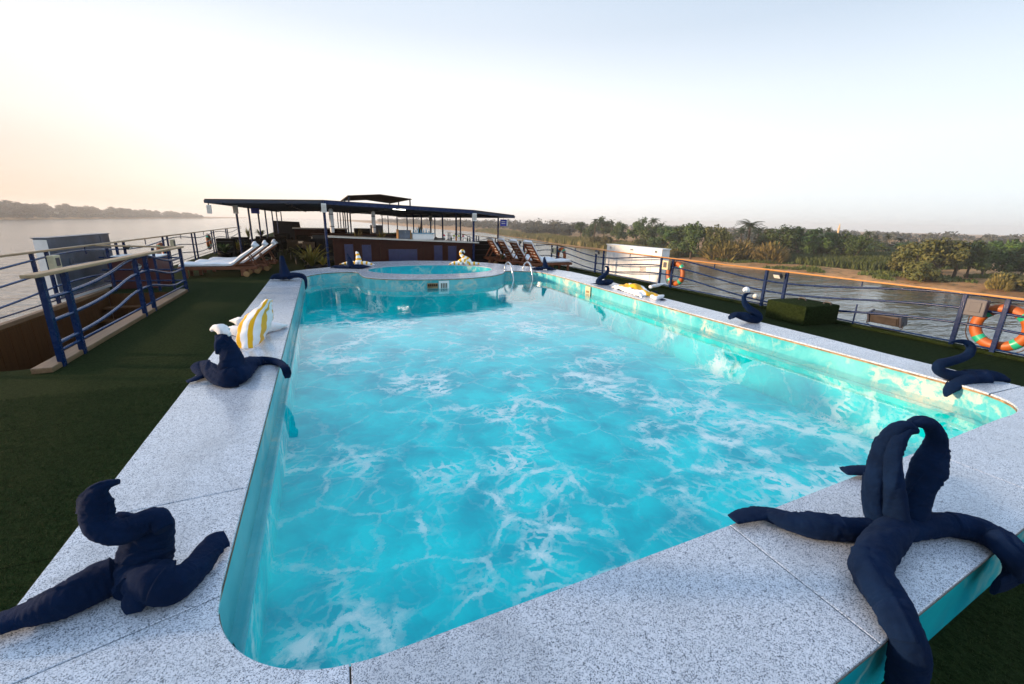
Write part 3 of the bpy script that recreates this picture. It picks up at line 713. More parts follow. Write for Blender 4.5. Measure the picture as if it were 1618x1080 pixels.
# floodlight outside the railing
t = thing('floodlight', 'brown floodlight lying on the deck edge under the right railing', 'floodlight', (9.42, 4.42, .06))
q = Matrix.Rotation(R(-20), 4, 'Y')
MB().box((9.42, 4.42, .25), (.17, .46, .19), q, bev=.02).build('housing', 'floodlight_body', t)
MB().box((9.336, 4.42, .222), (.012, .40, .14), q, bev=.004).build('lens', 'floodlight_body', t)
for y in (4.165, 4.675): MB().box((9.42, y, .25), (.19, .04, .21), q, bev=.015).build('end_cap', 'grey_plastic', t)
P = [(9.40, 4.15, .24), (9.37, 4.13, .12), (9.36, 4.2, .065), (9.36, 4.6, .065), (9.37, 4.7, .12), (9.40, 4.69, .24)]
MB().tube(P, .009, 6).build('bracket', 'black_metal', t)
# turf covered box
t = thing('turf_box', 'rectangular deck box covered in green turf standing by the right railing', 'box', (8.85, 5.7, 0))
b = MB(); b.box((8.82, 5.60, .19), (.92, .86, .38), Matrix.Rotation(R(-4), 4, 'Z'), bev=.035); smooth_angle(b.build('body', 'turf', t), 50)
for y in (5.25, 5.75):
    P = [(9.02, y - .07, .378), (9.02, y - .05, .42), (9.02, y + .05, .42), (9.02, y + .07, .378)]
    MB().tube([p[:3] for p in catmull(P, 3)], .016, 8).build('handle', 'black_metal', t)
# tanks outside the railings
t = thing('white_tank', 'large white painted raft housing standing outside the right railing', 'raft housing', (9.95, 12.2, 0))
MB().box((9.86, 12.2, .53), (.32, 2.9, 1.08), bev=.015).build('body', 'white_paint', t)
MB().box((9.86, 12.2, 1.08), (.36, 2.96, .025), bev=.005).build('lid', 'white_paint', t)
for y in (11.2, 12.2, 13.2): MB().box((9.696, y, .53), (.012, .03, 1.04)).build('seam_strip', 'white_paint', t)
for y in (11.0, 13.4): MB().box((9.692, y, .99), (.018, .10, .07), bev=.004).build('hinge', 'brushed_steel', t)
MB().box((9.692, 12.2, .98), (.02, .16, .05), bev=.005).build('latch', 'brushed_steel', t)
for k in range(5): MB().box((9.694, 11.55, .30 + .04 * k), (.014, .30, .014)).build('vent_slot', 'grey_plastic', t)
t = thing('steel_tank', 'grey steel raft housing standing outside the left railing', 'raft housing', (-5.31, 13.75, 0))
MB().box((-5.31, 13.75, .62), (.22, 3.0, 1.24), bev=.012).build('body', 'steel_sheet', t)
MB().box((-5.31, 12.242, .62), (.21, .012, 1.20)).build('end_panel', 'white_paint', t)
MB().box((-5.31, 13.75, 1.252), (.25, 3.06, .02), bev=.004).build('lid', 'steel_sheet', t)
MB().box((-5.195, 14.7, .62), (.012, .03, 1.2)).build('seam_strip', 'steel_sheet', t)
MB().lathe([(.09, 0), (.09, .02), (.05, .03)], (-5.199, 13.0, .72), 16, Matrix.Rotation(R(90), 3, 'Y')).build('hatch', 'steel_sheet', t)
t = thing('deck_bracket', 'pair of shelf brackets sticking out from the hull outside the left tank', 'bracket', (-5.2, 13.2, -.3))
MB().box((-5.25, 13.75, -.06), (.6, 3.2, .06)).build('shelf', 'hull_paint', t)
t.name = 'tank_shelf'; t['label'] = 'pale ledge on the hull carrying the steel tank outside the left railing'; t['category'] = 'ledge'
t = thing('tank_shelf', 'pale ledge on the hull carrying the white tank outside the right railing', 'ledge', (9.85, 12.2, -.3))
MB().box((9.85, 12.2, -.07), (.8, 3.3, .06)).build('shelf', 'hull_paint', t)
t = thing('storage_locker', 'dark red storage locker behind the stairwell on the left deck', 'locker', (-4.1, 14.0, 0))
MB().box((-4.25, 13.9, .37), (.95, 1.0, .74), bev=.02).build('body', 'red_locker', t)
MB().box((-4.25, 13.9, .755), (.99, 1.04, .03), bev=.008).build('lid', 'white_paint', t)
MB().box((-4.05, 13.395, .42), (.10, .012, .06), bev=.003).build('latch', 'brushed_steel', t)

# ================================================================== BAR AND CANOPY
def xzprism(poly, y0, y1):
    b = MB(); n = len(poly)
    b.add([(x, y0, z) for x, z in poly] + [(x, y1, z) for x, z in poly], [tuple(range(n)), tuple(range(2 * n - 1, n - 1, -1))] + [(i, n + i, n + (i + 1) % n, (i + 1) % n) for i in range(n)])
    return b
def ct(x): return 1.165 - .034 * (x - .3)        # counter height: the deck has a little camber
bar = thing('bar_counter', 'dark brown wooden pool bar with blue panels and pale stone top under the canopy', 'bar', (3.0, 17.4, 0))
xzprism([(.42, 0), (5.72, 0), (5.72, ct(5.72) - .05), (.42, ct(.42) - .05)], 17.08, 17.7).build('body', 'bar_wood', bar)
xzprism([(.26, ct(.26) - .045), (5.86, ct(5.86) - .045), (5.86, ct(5.86)), (.26, ct(.26))], 16.96, 17.82).build('counter_top', 'counter_stone', bar)
xzprism([(.34, ct(.34) - .13), (5.80, ct(5.8) - .13), (5.80, ct(5.8) - .048), (.34, ct(.34) - .048)], 17.02, 17.09).build('cornice', 'bar_wood', bar)
for x0, x1, zt in ((.77, 1.07, .88), (1.37, 1.69, .86), (2.31, 3.38, .70), (4.04, 4.37, .84), (4.60, 4.94, .82)):
    xzprism([(x0, .16), (x1, .16), (x1, zt), (x0, zt)], 17.055, 17.082).build('blue_panel', 'panel_blue', bar)
    for a, c in ((x0 - .03, x0), (x1, x1 + .03)): xzprism([(a, .13), (c, .13), (c, zt + .03), (a, zt + .03)], 17.05, 17.083).build('panel_frame', 'bar_wood', bar)
for x in (.44, 2.05, 3.68, 5.66): xzprism([(x - .04, .02), (x + .04, .02), (x + .04, ct(x) - .14), (x - .04, ct(x) - .14)], 17.045, 17.084).build('pilaster', 'bar_wood', bar)
bb = thing('back_bar', 'dark back counter with shelves standing behind the pool bar', 'counter', (2.2, 20.4, 0))
MB().box((2.0, 20.4, .55), (4.6, .6, 1.1), bev=.01).build('body', 'black_metal', bb); MB().box((2.0, 20.4, 1.12), (4.7, .7, .04), bev=.005).build('top', 'bar_wood', bb)
for x in (.1, 1.6, 3.1): MB().box((x, 20.085, .6), (.9, .012, .7)).build('door', 'charcoal_board', bb)

can = thing('canopy', 'low flat canopy with dark roof and blue steel columns over the bar and lounge', 'canopy', (2.3, 31, 0))
YF, YB = 17.0, 46.0
def roofz(x):
    if x < .2: return 2.33 - (.2 - x) * .03
    if x < 5.65: return 2.33 - (x - .2) * .030
    return 2.166 - (x - 5.65) * .085
for x0, x1 in ((-3.25, .2), (.2, 2.9), (2.9, 5.65), (5.65, 7.4)):
    xzprism([(x0, roofz(x0)), (x1, roofz(x1)), (x1, roofz(x1) + .05), (x0, roofz(x0) + .05)], YF, YB).build('roof_panel', 'roof_felt', can)
def bx(x0, x1, y, mat='blue_paint', d=.10, h_=.11):
    MB().bar((x0, y, roofz(x0) - .03), (x1, y, roofz(x1) - .03), d, h_).build('beam', mat, can)
bx(-3.27, .2, YF + .02, 'dark_blue_paint', .06, .09); bx(.15, 5.7, YF - .02, 'blue_paint', .10, .12); bx(5.6, 7.42, YF + .01, 'dark_blue_paint', .06, .09)
for k in range(28):
    x = -3.1 + 10.4 * k / 27
    MB().box((x, (YF + YB) / 2, roofz(x) - .006), (.16, YB - YF - .1, .014)).build('roof_batten', 'stair_wood' if k % 2 else 'bar_wood', can)
for k in range(1, 10):
    y = YF + 2.44 * k
    for a, c in ((-3.2, .2), (.2, 5.65), (5.65, 7.35)): MB().bar((a, y, roofz(a) - .04), (c, y, roofz(c) - .04), .07, .08).build('rafter', 'dark_blue_paint', can)
for x in (-3.22, -1.0, .2, 2.9, 5.65, 7.36):
    MB().box((x, (YF + YB) / 2, roofz(x) - .035), (.07, YB - YF, .08)).build('beam', 'dark_blue_paint', can)
def column(x, y, r=.045, mat='blue_paint'):
    MB().lathe([(r * 1.8, 0), (r * 1.8, .015), (r, .02), (r, roofz(x) - .07)], (x, y, 0), 12).build('column', mat, can)
column(.2, YF + .03); column(5.65, YF + .03)
for y in (19.8, 23.1, 26.5, 29.9, 34.1, 37.6, 42.0): column(-2.83, y, .04)
for y in (19.5, 21.9, 24.5, 26.9, 29.4, 31.7, 36.0, 41.0, 45.0): column(5.65, y, .04)
for y in (24.5, 26.9, 29.4, 31.7, 36.0, 41.0): column(1.5, y, .035)
for y in (18.3, 24.0, 30.0): column(7.2, y, .035)
# raised roof light on top
for poly in ([(1.12, 2.62), (2.36, 2.72), (2.36, 2.75), (1.12, 2.65)], [(2.36, 2.72), (3.62, 2.59), (3.62, 2.62), (2.36, 2.75)]):
    xzprism(poly, 19.0, 25.0).build('raised_roof', 'roof_felt', can)
for x, y in ((1.16, 19.1), (3.56, 19.1), (1.16, 24.9), (3.56, 24.9), (3.56, 22.0), (1.16, 22.0)):
    MB().box((x, y, (roofz(x) + 2.62) / 2), (.05, .05, 2.60 - roofz(x) + .05)).build('roof_post', 'dark_blue_paint', can)
g = N('tube_light'); g.base((.9, .9, .85)); g.b.inputs['Emission Color'].default_value = (1, .95, .82, 1); g.b.inputs['Emission Strength'].default_value = .9; M['tube_light'] = g.m
t = thing('ceiling_light', 'lit white tube lamp under the front of the canopy roof', 'light', (3.0, 18.6, 2.1))
MB().bar((2.75, 18.6, roofz(2.75) - .03), (3.3, 18.6, roofz(3.3) - .03), .12, .05).build('fixture', 'white_paint', t)
MB().bar((2.78, 18.6, roofz(2.75) - .07), (3.27, 18.6, roofz(3.3) - .07), .07, .035, .01).build('tube', 'tube_light', t)
def speaker(x, y, z, label, s=(.16, .13, .30)):
    t = thing('wall_speaker', label, 'speaker', (x, y, z), 'white speakers hung below the canopy')
    MB().box((x, y, z - s[2] / 2), s, bev=.015).build('cabinet', 'white_paint', t)
    MB().box((x, y - s[1] / 2 - .003, z - s[2] / 2), (s[0] * .75, .008, s[2] * .75)).build('grille', 'counter_stone', t)
    MB().bar((x, y, z - .01), (x, y + .01, z + .12), .025, .025).build('bracket', 'black_metal', t)
speaker(.2, 16.93, 2.26, 'white speaker on the left front column of the pool bar')
speaker(5.65, 16.93, 2.09, 'white speaker on the right front column of the pool bar')
speaker(-2.83, 19.7, 2.16, 'white speaker on the first column of the left deck side')
speaker(-3.18, 17.1, 2.09, 'grey white speaker hanging from the left front corner of the canopy', (.13, .10, .26))
speaker(5.6, 24.3, 2.02, 'pale speaker on a column behind the bar bottles', (.16, .12, .3))
def rolled(x, y, z0, z1, r, label):
    t = thing('rolled_blind', label, 'blind', (x, y, z0), 'rolled blinds hanging under the canopy')
    MB().lathe([(r * .7, 0), (r, .04), (r * 1.05, (z1 - z0) * .5), (r, z1 - z0 - .05), (r * .5, z1 - z0)], (x, y, z0), 12).build('roll', 'mattress', t)
    for k in (.25, .75): MB().lathe([(r * 1.08, 0), (r * 1.1, .015), (r * 1.08, .03)], (x, y, z0 + (z1 - z0) * k), 12).build('strap', 'grey_plastic', t)
    MB().tube([(x, y, z1), (x, y, roofz(x))], .008, 6).build('cord', 'rope', t)
rolled(.44, 18.0, 1.25, 2.12, .075, 'pale rolled blind hanging beside the left front bar column')
rolled(1.98, 18.4, 1.25, 2.08, .07, 'pale rolled blind hanging above the middle of the bar')
def sign(x, y, z, w_, h_, label, lines, ang=0):
    t = thing('hanging_sign', label, 'sign', (x, y, z))
    MB().box((x, y, z), (w_, .02, h_), bev=.004).build('board', 'sign_blue', t)
    if lines:
        for dz in (.045, -.03): MB().box((x, y - .012, z + dz), (w_ * .62, .006, .028)).build('white_line', 'white_paint', t)
        MB().box((x + w_ / 2 + .035, y, z), (.06, .018, h_ * .95)).build('border', 'white_paint', t)
    MB().tube([(x, y, z + h_ / 2), (x, y, roofz(x))], .006, 6).build('wire', 'black_metal', t)
sign(7.12, 17.5, 1.75, .28, .27, 'small blue sign with two white lines hanging at the right canopy end', True)
sign(-2.8, 25.2, 2.03, .36, .26, 'small plain blue sign hanging under the left side of the canopy', False)
# things on the counter
t = thing('drinks_dispenser', 'dark drinks dispenser with wooden sides standing on the bar top', 'dispenser', (2.95, 17.45, ct(2.95)))
MB().box((2.97, 17.45, ct(2.97) + .165), (.42, .34, .32), bev=.012).build('body', 'steel_sheet', t)
for x in (2.735, 3.205): MB().box((x, 17.45, ct(x) + .17), (.04, .38, .33), bev=.006).build('side_board', 'box_wood', t)
MB().lathe([(.02, 0), (.022, .02), (.01, .03)], (2.99, 17.275, ct(3) + .26), 10, Matrix.Rotation(R(90), 3, 'X')).build('knob', 'brushed_steel', t)
t = thing('ice_chest', 'long white ice chest with pale blue rim standing on the bar top', 'ice chest', (3.68, 17.45, ct(3.68)))
MB().box((3.68, 17.45, ct(3.68) + .11), (.84, .42, .22), bev=.02).build('body', 'white_paint', t)
simple('pale_blue', (.25, .45, .58), .4, .05, 6)
MB().box((3.68, 17.45, ct(3.68) + .235), (.88, .46, .03), bev=.01).build('rim', 'pale_blue', t)
def bottle(x, y, z, h_, r, mat, label, cat='bottle', nm='bottle', grp='bottles on the bar'):
    b = MB(); b.lathe([(r, 0), (r, h_ * .55), (r * .9, h_ * .62), (r * .35, h_ * .75), (r * .33, h_ * .97), (r * .4, h_)], (x, y, z), 10)
    tag(b.build(nm, mat, smooth=True), label, cat, grp)
for i, x in enumerate((3.34, 3.44, 3.53, 3.63, 3.74, 3.84, 3.95)):
    bottle(x, 17.45, ct(x) + .252, .13 + .03 * ((i * 7) % 3), .024, 'pale_blue', 'small clear bottle in the row on the white ice chest')
for x, m_, l in ((4.52, 'red_plastic', 'tall red drink on the bar right of the ice chest'), (4.92, 'lime_plastic', 'lime green drink on the bar next to a dark bottle'), (5.12, 'lime_plastic', 'second lime green drink on the bar towards the right column'), (5.3, 'red_plastic', 'small red drink nearest the right bar column')):
    t = thing('drink_glass', l, 'glass', (x, 17.3, ct(x)), 'colourful drinks on the bar')
    MB().lathe([(.035, 0), (.035, .006), (.008, .015), (.008, .06), (.035, .085), (.042, .17), (.038, .17), (.03, .09)], (x, 17.3, ct(x)), 12).build('glass', 'lamp_glass', t, smooth=True)
    MB().lathe([(.010, .066), (.034, .09), (.040, .165), (.0405, .20), (.02, .24)], (x, 17.3, ct(x)), 12).build('drink', m_, t, smooth=True)
for x, m_, l in ((4.82, 'bottle_glass', 'dark bottle between the colourful drinks'), (5.02, 'amber', 'amber bottle between the two lime drinks'), (5.5, 'bottle_glass', 'dark green bottle by the right bar column'), (5.6, 'bottle_glass', 'short dark bottle touching the right bar column')):
    bottle(x, 17.35, ct(x), .2, .03, m_, l)
t = thing('tray', 'flat black tray lying on the bar beside the ice chest', 'tray', (4.3, 17.4, ct(4.3)))
b = MB(); b.box((4.3, 17.4, ct(4.3) + .05), (.5, .3, .06), bev=.02); b.build('dish', 'black_metal', t)

# ================================================================== PLANTS IN POTS, LOUNGE FURNITURE
def plant_mesh(name, n, h_, spread, wid, seed, mat, arch=.5):
    rnd = random.Random(seed); b = MB()
    for i in range(n):
        a = rnd.uniform(0, 6.283); L = h_ * rnd.uniform(.55, 1.1); s = spread * rnd.uniform(.3, 1.1); w_ = wid * rnd.uniform(.7, 1.2)
        d = Vector((math.cos(a), math.sin(a), 0)); sd_ = Vector((-d.y, d.x, 0)); pts = []
        for k in range(6):
            q = k / 5; p = d * (s * q ** 1.2) + Vector((0, 0, L * (q - arch * q * q * q * rnd.uniform(.5, 1.1)))); ww = w_ * (1 - q) ** .7 * (0.35 + q * .9)
            pts += [p - sd_ * ww, p + Vector((0, 0, ww * .3)), p + sd_ * ww]
        b.add(pts, [(3 * k + j, 3 * k + j + 1, 3 * k + j + 4, 3 * k + j + 3) for k in range(5) for j in (0, 1)])
    return b.mesh(name, mat)
PL = [plant_mesh('leaves', 46, .75, .55, .035, 3, 'potted_leaf'), plant_mesh('leaves', 60, .55, .35, .05, 5, 'leaf_dark'), plant_mesh('leaves', 30, .7, .18, .03, 9, 'leaf_olive', .1)]
def potted(x, y, label, k=0, pot=(.22, .3), s=1.0, square=False, pmat='clay_brick'):
    t = thing('potted_plant', label, 'plant', (x, y, 0))
    if square: MB().box((x, y, pot[1] / 2), (pot[0] * 2.4, pot[0] * 2, pot[1]), bev=.015).build('planter', pmat, t)
    else: MB().lathe([(pot[0] * .7, 0), (pot[0], pot[1] * .9), (pot[0] * 1.08, pot[1]), (pot[0] * .9, pot[1]), (pot[0] * .85, pot[1] - .04)], (x, y, 0), 16).build('pot', pmat, t, smooth=True)
    o = bpy.data.objects.new('leaves', PL[k]); COL.objects.link(o); o.parent = t; o.location = (0, 0, pot[1] - .06); o.scale = (s, s, s)
    return t
potted(-.35, 16.7, 'spiky yellow green potted plant by the left front column of the bar', 0, (.24, .18), 1.5, pmat='black_metal')
potted(.02, 17.2, 'small yellowish plant pressed against the left end of the bar', 0, (.18, .15), .75, pmat='black_metal')
potted(-3.55, 20.8, 'bushy plant beside the dark planter on the left deck', 1, (.24, .35), 1.1, pmat='rattan')
potted(-3.35, 22.6, 'leafy plant behind the first left canopy column', 0, (.24, .35), .9, pmat='rattan')
potted(-3.45, 27.0, 'tall thin plant between distant left canopy columns', 2, (.24, .6), 1.2, True, 'rattan')
potted(-3.3, 31.0, 'bushy plant at the far left edge of the lounge', 1, (.24, .6), 1.2, True, 'rattan')
potted(7.9, 20.2, 'green plant in a dark wicker planter behind the right loungers', 1, (.3, .55), .95, True, 'rattan')
potted(8.35, 21.0, 'upright plant in a dark wicker planter beside the right railing', 2, (.3, .6), .9, True, 'rattan')
potted(6.9, 17.0, 'small plant in the shade right of the bar', 1, (.2, .3), .7, pmat='rattan')
potted(1.4, 19.4, 'small plant standing on the floor behind the bar', 2, (.18, .55), 1.4, pmat='rattan')
potted(2.35, 19.3, 'thin upright plant behind the middle of the bar', 2, (.14, .7), 1.2, pmat='rattan')
potted(4.4, 21.4, 'wispy plant rising behind the ice chest', 2, (.16, 1.0), 1.1, pmat='rattan')
for x, y, dx, h_, l in ((-3.66, 21.9, .62, .86, 'tall dark wicker planter box on the left deck'), (-3.5, 24.6, .7, .8, 'lower dark wicker planter box behind the first left column'), (6.6, 18.6, .9, .95, 'dark wicker screen box just right of the bar'), (7.35, 19.4, .8, .86, 'dark wicker box behind the right loungers')):
    t = thing('wicker_box', l, 'planter', (x, y, 0))
    MB().box((x, y, h_ / 2), (dx, .5, h_), bev=.02).build('body', 'rattan', t)
    for k in range(4): MB().box((x, y - .253, h_ * (k + .6) / 4.2), (dx * .96, .008, .02)).build('weave_band', 'black_metal', t)
# rattan armchairs and tables in the shade
def chair(label, grp):
    t = thing('rattan_chair', label, 'chair', (0, 0, 0), grp)
    MB().box((0, 0, .36), (.56, .56, .14), bev=.03).build('seat', 'rattan', t)
    MB().box((0, .29, .62), (.60, .08, .46), Matrix.Rotation(R(-10), 4, 'X'), bev=.03).build('backrest', 'rattan', t)
    for s in (-1, 1): MB().box((s * .31, .02, .44), (.07, .60, .34), bev=.025).build('armrest', 'rattan', t)
    for sx in (-1, 1):
        for sy in (-1, 1): MB().lathe([(.018, 0), (.025, .3)], (sx * .26, sy * .24, 0), 8).build('leg', 'black_metal', t)
    MB().box((0, -.02, .45), (.48, .46, .06), bev=.025).build('cushion', 'charcoal_board', t)
    return t
c0 = chair('dark rattan armchair in the shade of the lounge', 'dark armchairs under the canopy')
spots = [(-2.0, 19.4, .3), (-2.6, 20.6, 1.6), (-2.1, 22.0, .2), (-1.9, 24.0, 2.9), (-2.4, 25.6, 1.7), (-2.0, 27.6, .1), (-1.9, 29.8, 3.0), (-2.3, 32.0, 1.5), (-.6, 19.3, -.6), (-.1, 20.6, -1.6), (-.9, 21.6, 2.6), (-.2, 22.9, -1.4), (-.8, 24.2, -.3), (-.1, 25.6, -1.7), (-.8, 27.0, 2.8), (3.2, 23.2, .4), (4.3, 23.0, -.5), (3.0, 25.6, 2.6), (4.4, 26.4, .9), (3.4, 29.0, -1.2), (4.6, 30.6, 2.9), (3.1, 33.5, .2), (6.4, 22.4, 1.5), (6.5, 25.4, 1.4), (6.4, 28.2, 1.7)]
for i, (x, y, a) in enumerate(spots):
    if i == 0: c0.location = (x, y, 0); c0.rotation_euler = (0, 0, a)
    else: dup(c0, (x, y, 0), None, a)
def table(label, grp):
    t = thing('round_table', label, 'table', (0, 0, 0), grp)
    MB().lathe([(.40, .70), (.42, .71), (.42, .735), (.40, .74)], (0, 0, 0), 24).build('table_top', 'rattan', t)
    MB().lathe([(.20, 0), (.20, .02), (.04, .05), (.035, .70)], (0, 0, 0), 12).build('pedestal', 'black_metal', t)
    return t
t0 = table('dark round pedestal table between the lounge armchairs', 'dark tables under the canopy')
for i, (x, y) in enumerate(((-2.0, 21.0), (-2.1, 26.6), (-.5, 20.4), (-.55, 25.0))):
    if i == 0: t0.location = (x, y, 0)
    else: dup(t0, (x, y, 0))
for x, y, l in ((-.75, 20.35, 'stack of white plates on the nearest shaded table'), (-.45, 25.0, 'white plates on the farther shaded table')):
    b = MB()
    for k in range(4): b.lathe([(.05, .741 + .022 * k), (.11, .755 + .022 * k), (.112, .76 + .022 * k), (.05, .748 + .022 * k)], (x, y, 0), 16)
    o = b.build('plate_stack', 'white_paint'); tag(o, l, 'plates')
sb = thing('service_bar', 'second brown bar with white top deep under the canopy', 'bar', (.1, 30.3, 0))
MB().box((.1, 30.4, .55), (3.0, .8, 1.08), bev=.01).build('body', 'bar_wood', sb); MB().box((.1, 30.4, 1.125), (3.2, 1.0, .05), bev=.01).build('counter_top', 'white_paint', sb)
for x in (-.9, .1, 1.1): MB().box((x, 29.99, .55), (.8, .014, .8)).build('front_panel', 'bar_wood', sb)
wb = thing('windbreak', 'dark grey sloping windbreak wall at the far end of the lounge', 'windbreak', (-2.4, 40, 0))
xzprism([(-3.4, 0), (-1.3, 0), (-1.45, 1.40), (-3.35, 1.46)], 40, 40.3).build('board', 'charcoal_board', wb)
MB().box((-1.2, 39.9, .35), (.5, .5, .7), bev=.02).build('cupboard', 'steel_sheet', wb)
wb = thing('cabinet', 'dark grey blue cabinet far behind the bar dispenser', 'cabinet', (6.0, 40, 0))
MB().box((4.6, 41, .62), (1.0, .5, 1.25), bev=.01).build('body', 'steel_sheet', wb); MB().box((3.4, 41, .48), (1.3, .5, .95), bev=.01).build('low_unit', 'charcoal_board', wb)

# ================================================================== LOUNGERS
def lounger(label, grp, back=38, roll=True):
    t = thing('sun_lounger', label, 'sun lounger', (0, 0, 0), grp)
    # feet at -X, head at +X; hinge at x=.35
    for s in (-1, 1):
        MB().box((0, s * .32, .27), (2.0, .045, .085), bev=.008).build('side_rail', 'teak', t)
        MB().box((-.82, s * .31, .13), (.09, .055, .26), bev=.006).build('leg', 'teak', t)
        MB().box((.62, s * .31, .15), (.13, .055, .24), bev=.006).build('leg', 'teak', t)
        MB().lathe([(.02, -.022), (.075, -.022), (.085, -.012), (.085, .012), (.075, .022), (.02, .022)], (.70, s * .325, .085), 18, Matrix.Rotation(R(90), 3, 'X')).build('wheel', 'box_wood', t)
    for k in range(9): MB().box((-.92 + .15 * k, 0, .315), (.085, .60, .022), bev=.004).build('slat', 'teak', t)
    MB().box((-.985, 0, .27), (.04, .60, .08)).build('end_rail', 'teak', t); MB().box((.985, 0, .27), (.04, .60, .08)).build('end_rail', 'teak', t)
    A = R(back); ca, sa = math.cos(A), math.sin(A); hx, hz = .38, .33
    def bp(u, v_, wv): return (hx + u * ca - wv * sa, v_, hz + u * sa + wv * ca)
    q = Matrix.Rotation(-A, 4, 'Y')
    for s in (-1, 1):
        MB().box(bp(.40, s * .28, 0), (.84, .045, .05), q, bev=.006).build('back_rail', 'teak', t)
        MB().bar(bp(.52, s * .22, -.03), (.86 + .1, s * .22, .29), .035, .035, .004).build('back_prop', 'teak', t)
    for k in range(6): MB().box(bp(.06 + .14 * k, 0, .01), (.085, .54, .022), q, bev=.004).build('back_slat', 'teak', t)
    # mattress bent along the hinge
    prof = [(-.97, .34), (-.6, .342), (-.2, .34), (.25, .34), (.38, .37), (hx + .12 * ca, hz + .12 * sa + .04), (hx + .45 * ca, hz + .45 * sa + .035), (hx + .80 * ca, hz + .80 * sa + .035), (hx + .88 * ca, hz + .88 * sa + .03)]
    pr_ = catmull(prof, 4); b = MB(); n = len(pr_); vs = []; fs = []; m_ = 8
    for i, (x, z) in enumerate(pr_):
        i0, i1 = max(i - 1, 0), min(i + 1, n - 1); tx, tz = pr_[i1][0] - pr_[i0][0], pr_[i1][1] - pr_[i0][1]; l_ = math.hypot(tx, tz); nx, nz = -tz / l_, tx / l_
        th = .085 * (.55 if i in (0, n - 1) else 1) + .012 * math.sin(i * .9)
        for j in range(m_):
            y = -.31 + .62 * j / (m_ - 1); e = .6 if j in (0, m_ - 1) else 1
            vs.append((x + nx * th * e, y, z + nz * th * e + .006 * noise.noise((x * 5, y * 6, 1))))
        for j in range(m_): vs.append((x, -.31 + .62 * j / (m_ - 1), z))
    k2 = 2 * m_
    for i in range(n - 1):
        for j in range(m_ - 1):
            a = i * k2 + j; fs.append((a, a + k2, a + k2 + 1, a + 1)); a += m_; fs.append((a, a + 1, a + k2 + 1, a + k2))
        a = i * k2; fs.append((a, a + m_, a + k2 + m_, a + k2)); a = i * k2 + m_ - 1; fs.append((a, a + k2, a + k2 + m_, a + m_))
    for i in (0, n - 1):
        for j in range(m_ - 1):
            a = i * k2 + j; q_ = (a, a + 1, a + m_ + 1, a + m_); fs.append(q_ if i == 0 else q_[::-1])
    smooth_angle(b.add(vs, fs).build('mattress', 'mattress', t), 60)
    if not roll: return t
    P = [(hx + .80 * ca - .09 * sa, -.33, hz + .80 * sa + .10), (hx + .84 * ca - .10 * sa, -.12, hz + .84 * sa + .15), (hx + .84 * ca - .10 * sa, .12, hz + .84 * sa + .15), (hx + .80 * ca - .09 * sa, .33, hz + .80 * sa + .13)]
    smooth_angle(MB().tube([p[:3] for p in catmull(P, 4)], .042, 10).build('head_roll', 'mattress', t), 60)
    return t
lg = 'teak sun loungers set out on the deck'
L0 = lounger('teak lounger with white mattress nearest the pool on the left deck', lg); L0.location = (-2.85, 15.65, 0)
dup(L0, (-2.66, 16.45, 0), 'middle teak lounger of the left deck group with raised back', .03)
dup(L0, (-2.45, 17.25, 0), 'teak lounger of the left deck group farthest from the pool', -.02)
L1 = lounger('teak lounger nearest the pool on the right deck with its slatted back raised', lg, 56, False); L1.location = (7.95, 15.1, 0); L1.rotation_euler = (0, 0, R(180) + .06)
dup(L1, (7.75, 16.0, 0), 'second teak lounger from the pool on the right deck', R(180) + .04)
dup(L1, (7.6, 16.9, 0), 'third teak lounger from the pool on the right deck', R(180) + .02)
dup(L1, (7.45, 17.75, 0), 'teak lounger farthest from the pool on the right deck', R(180))

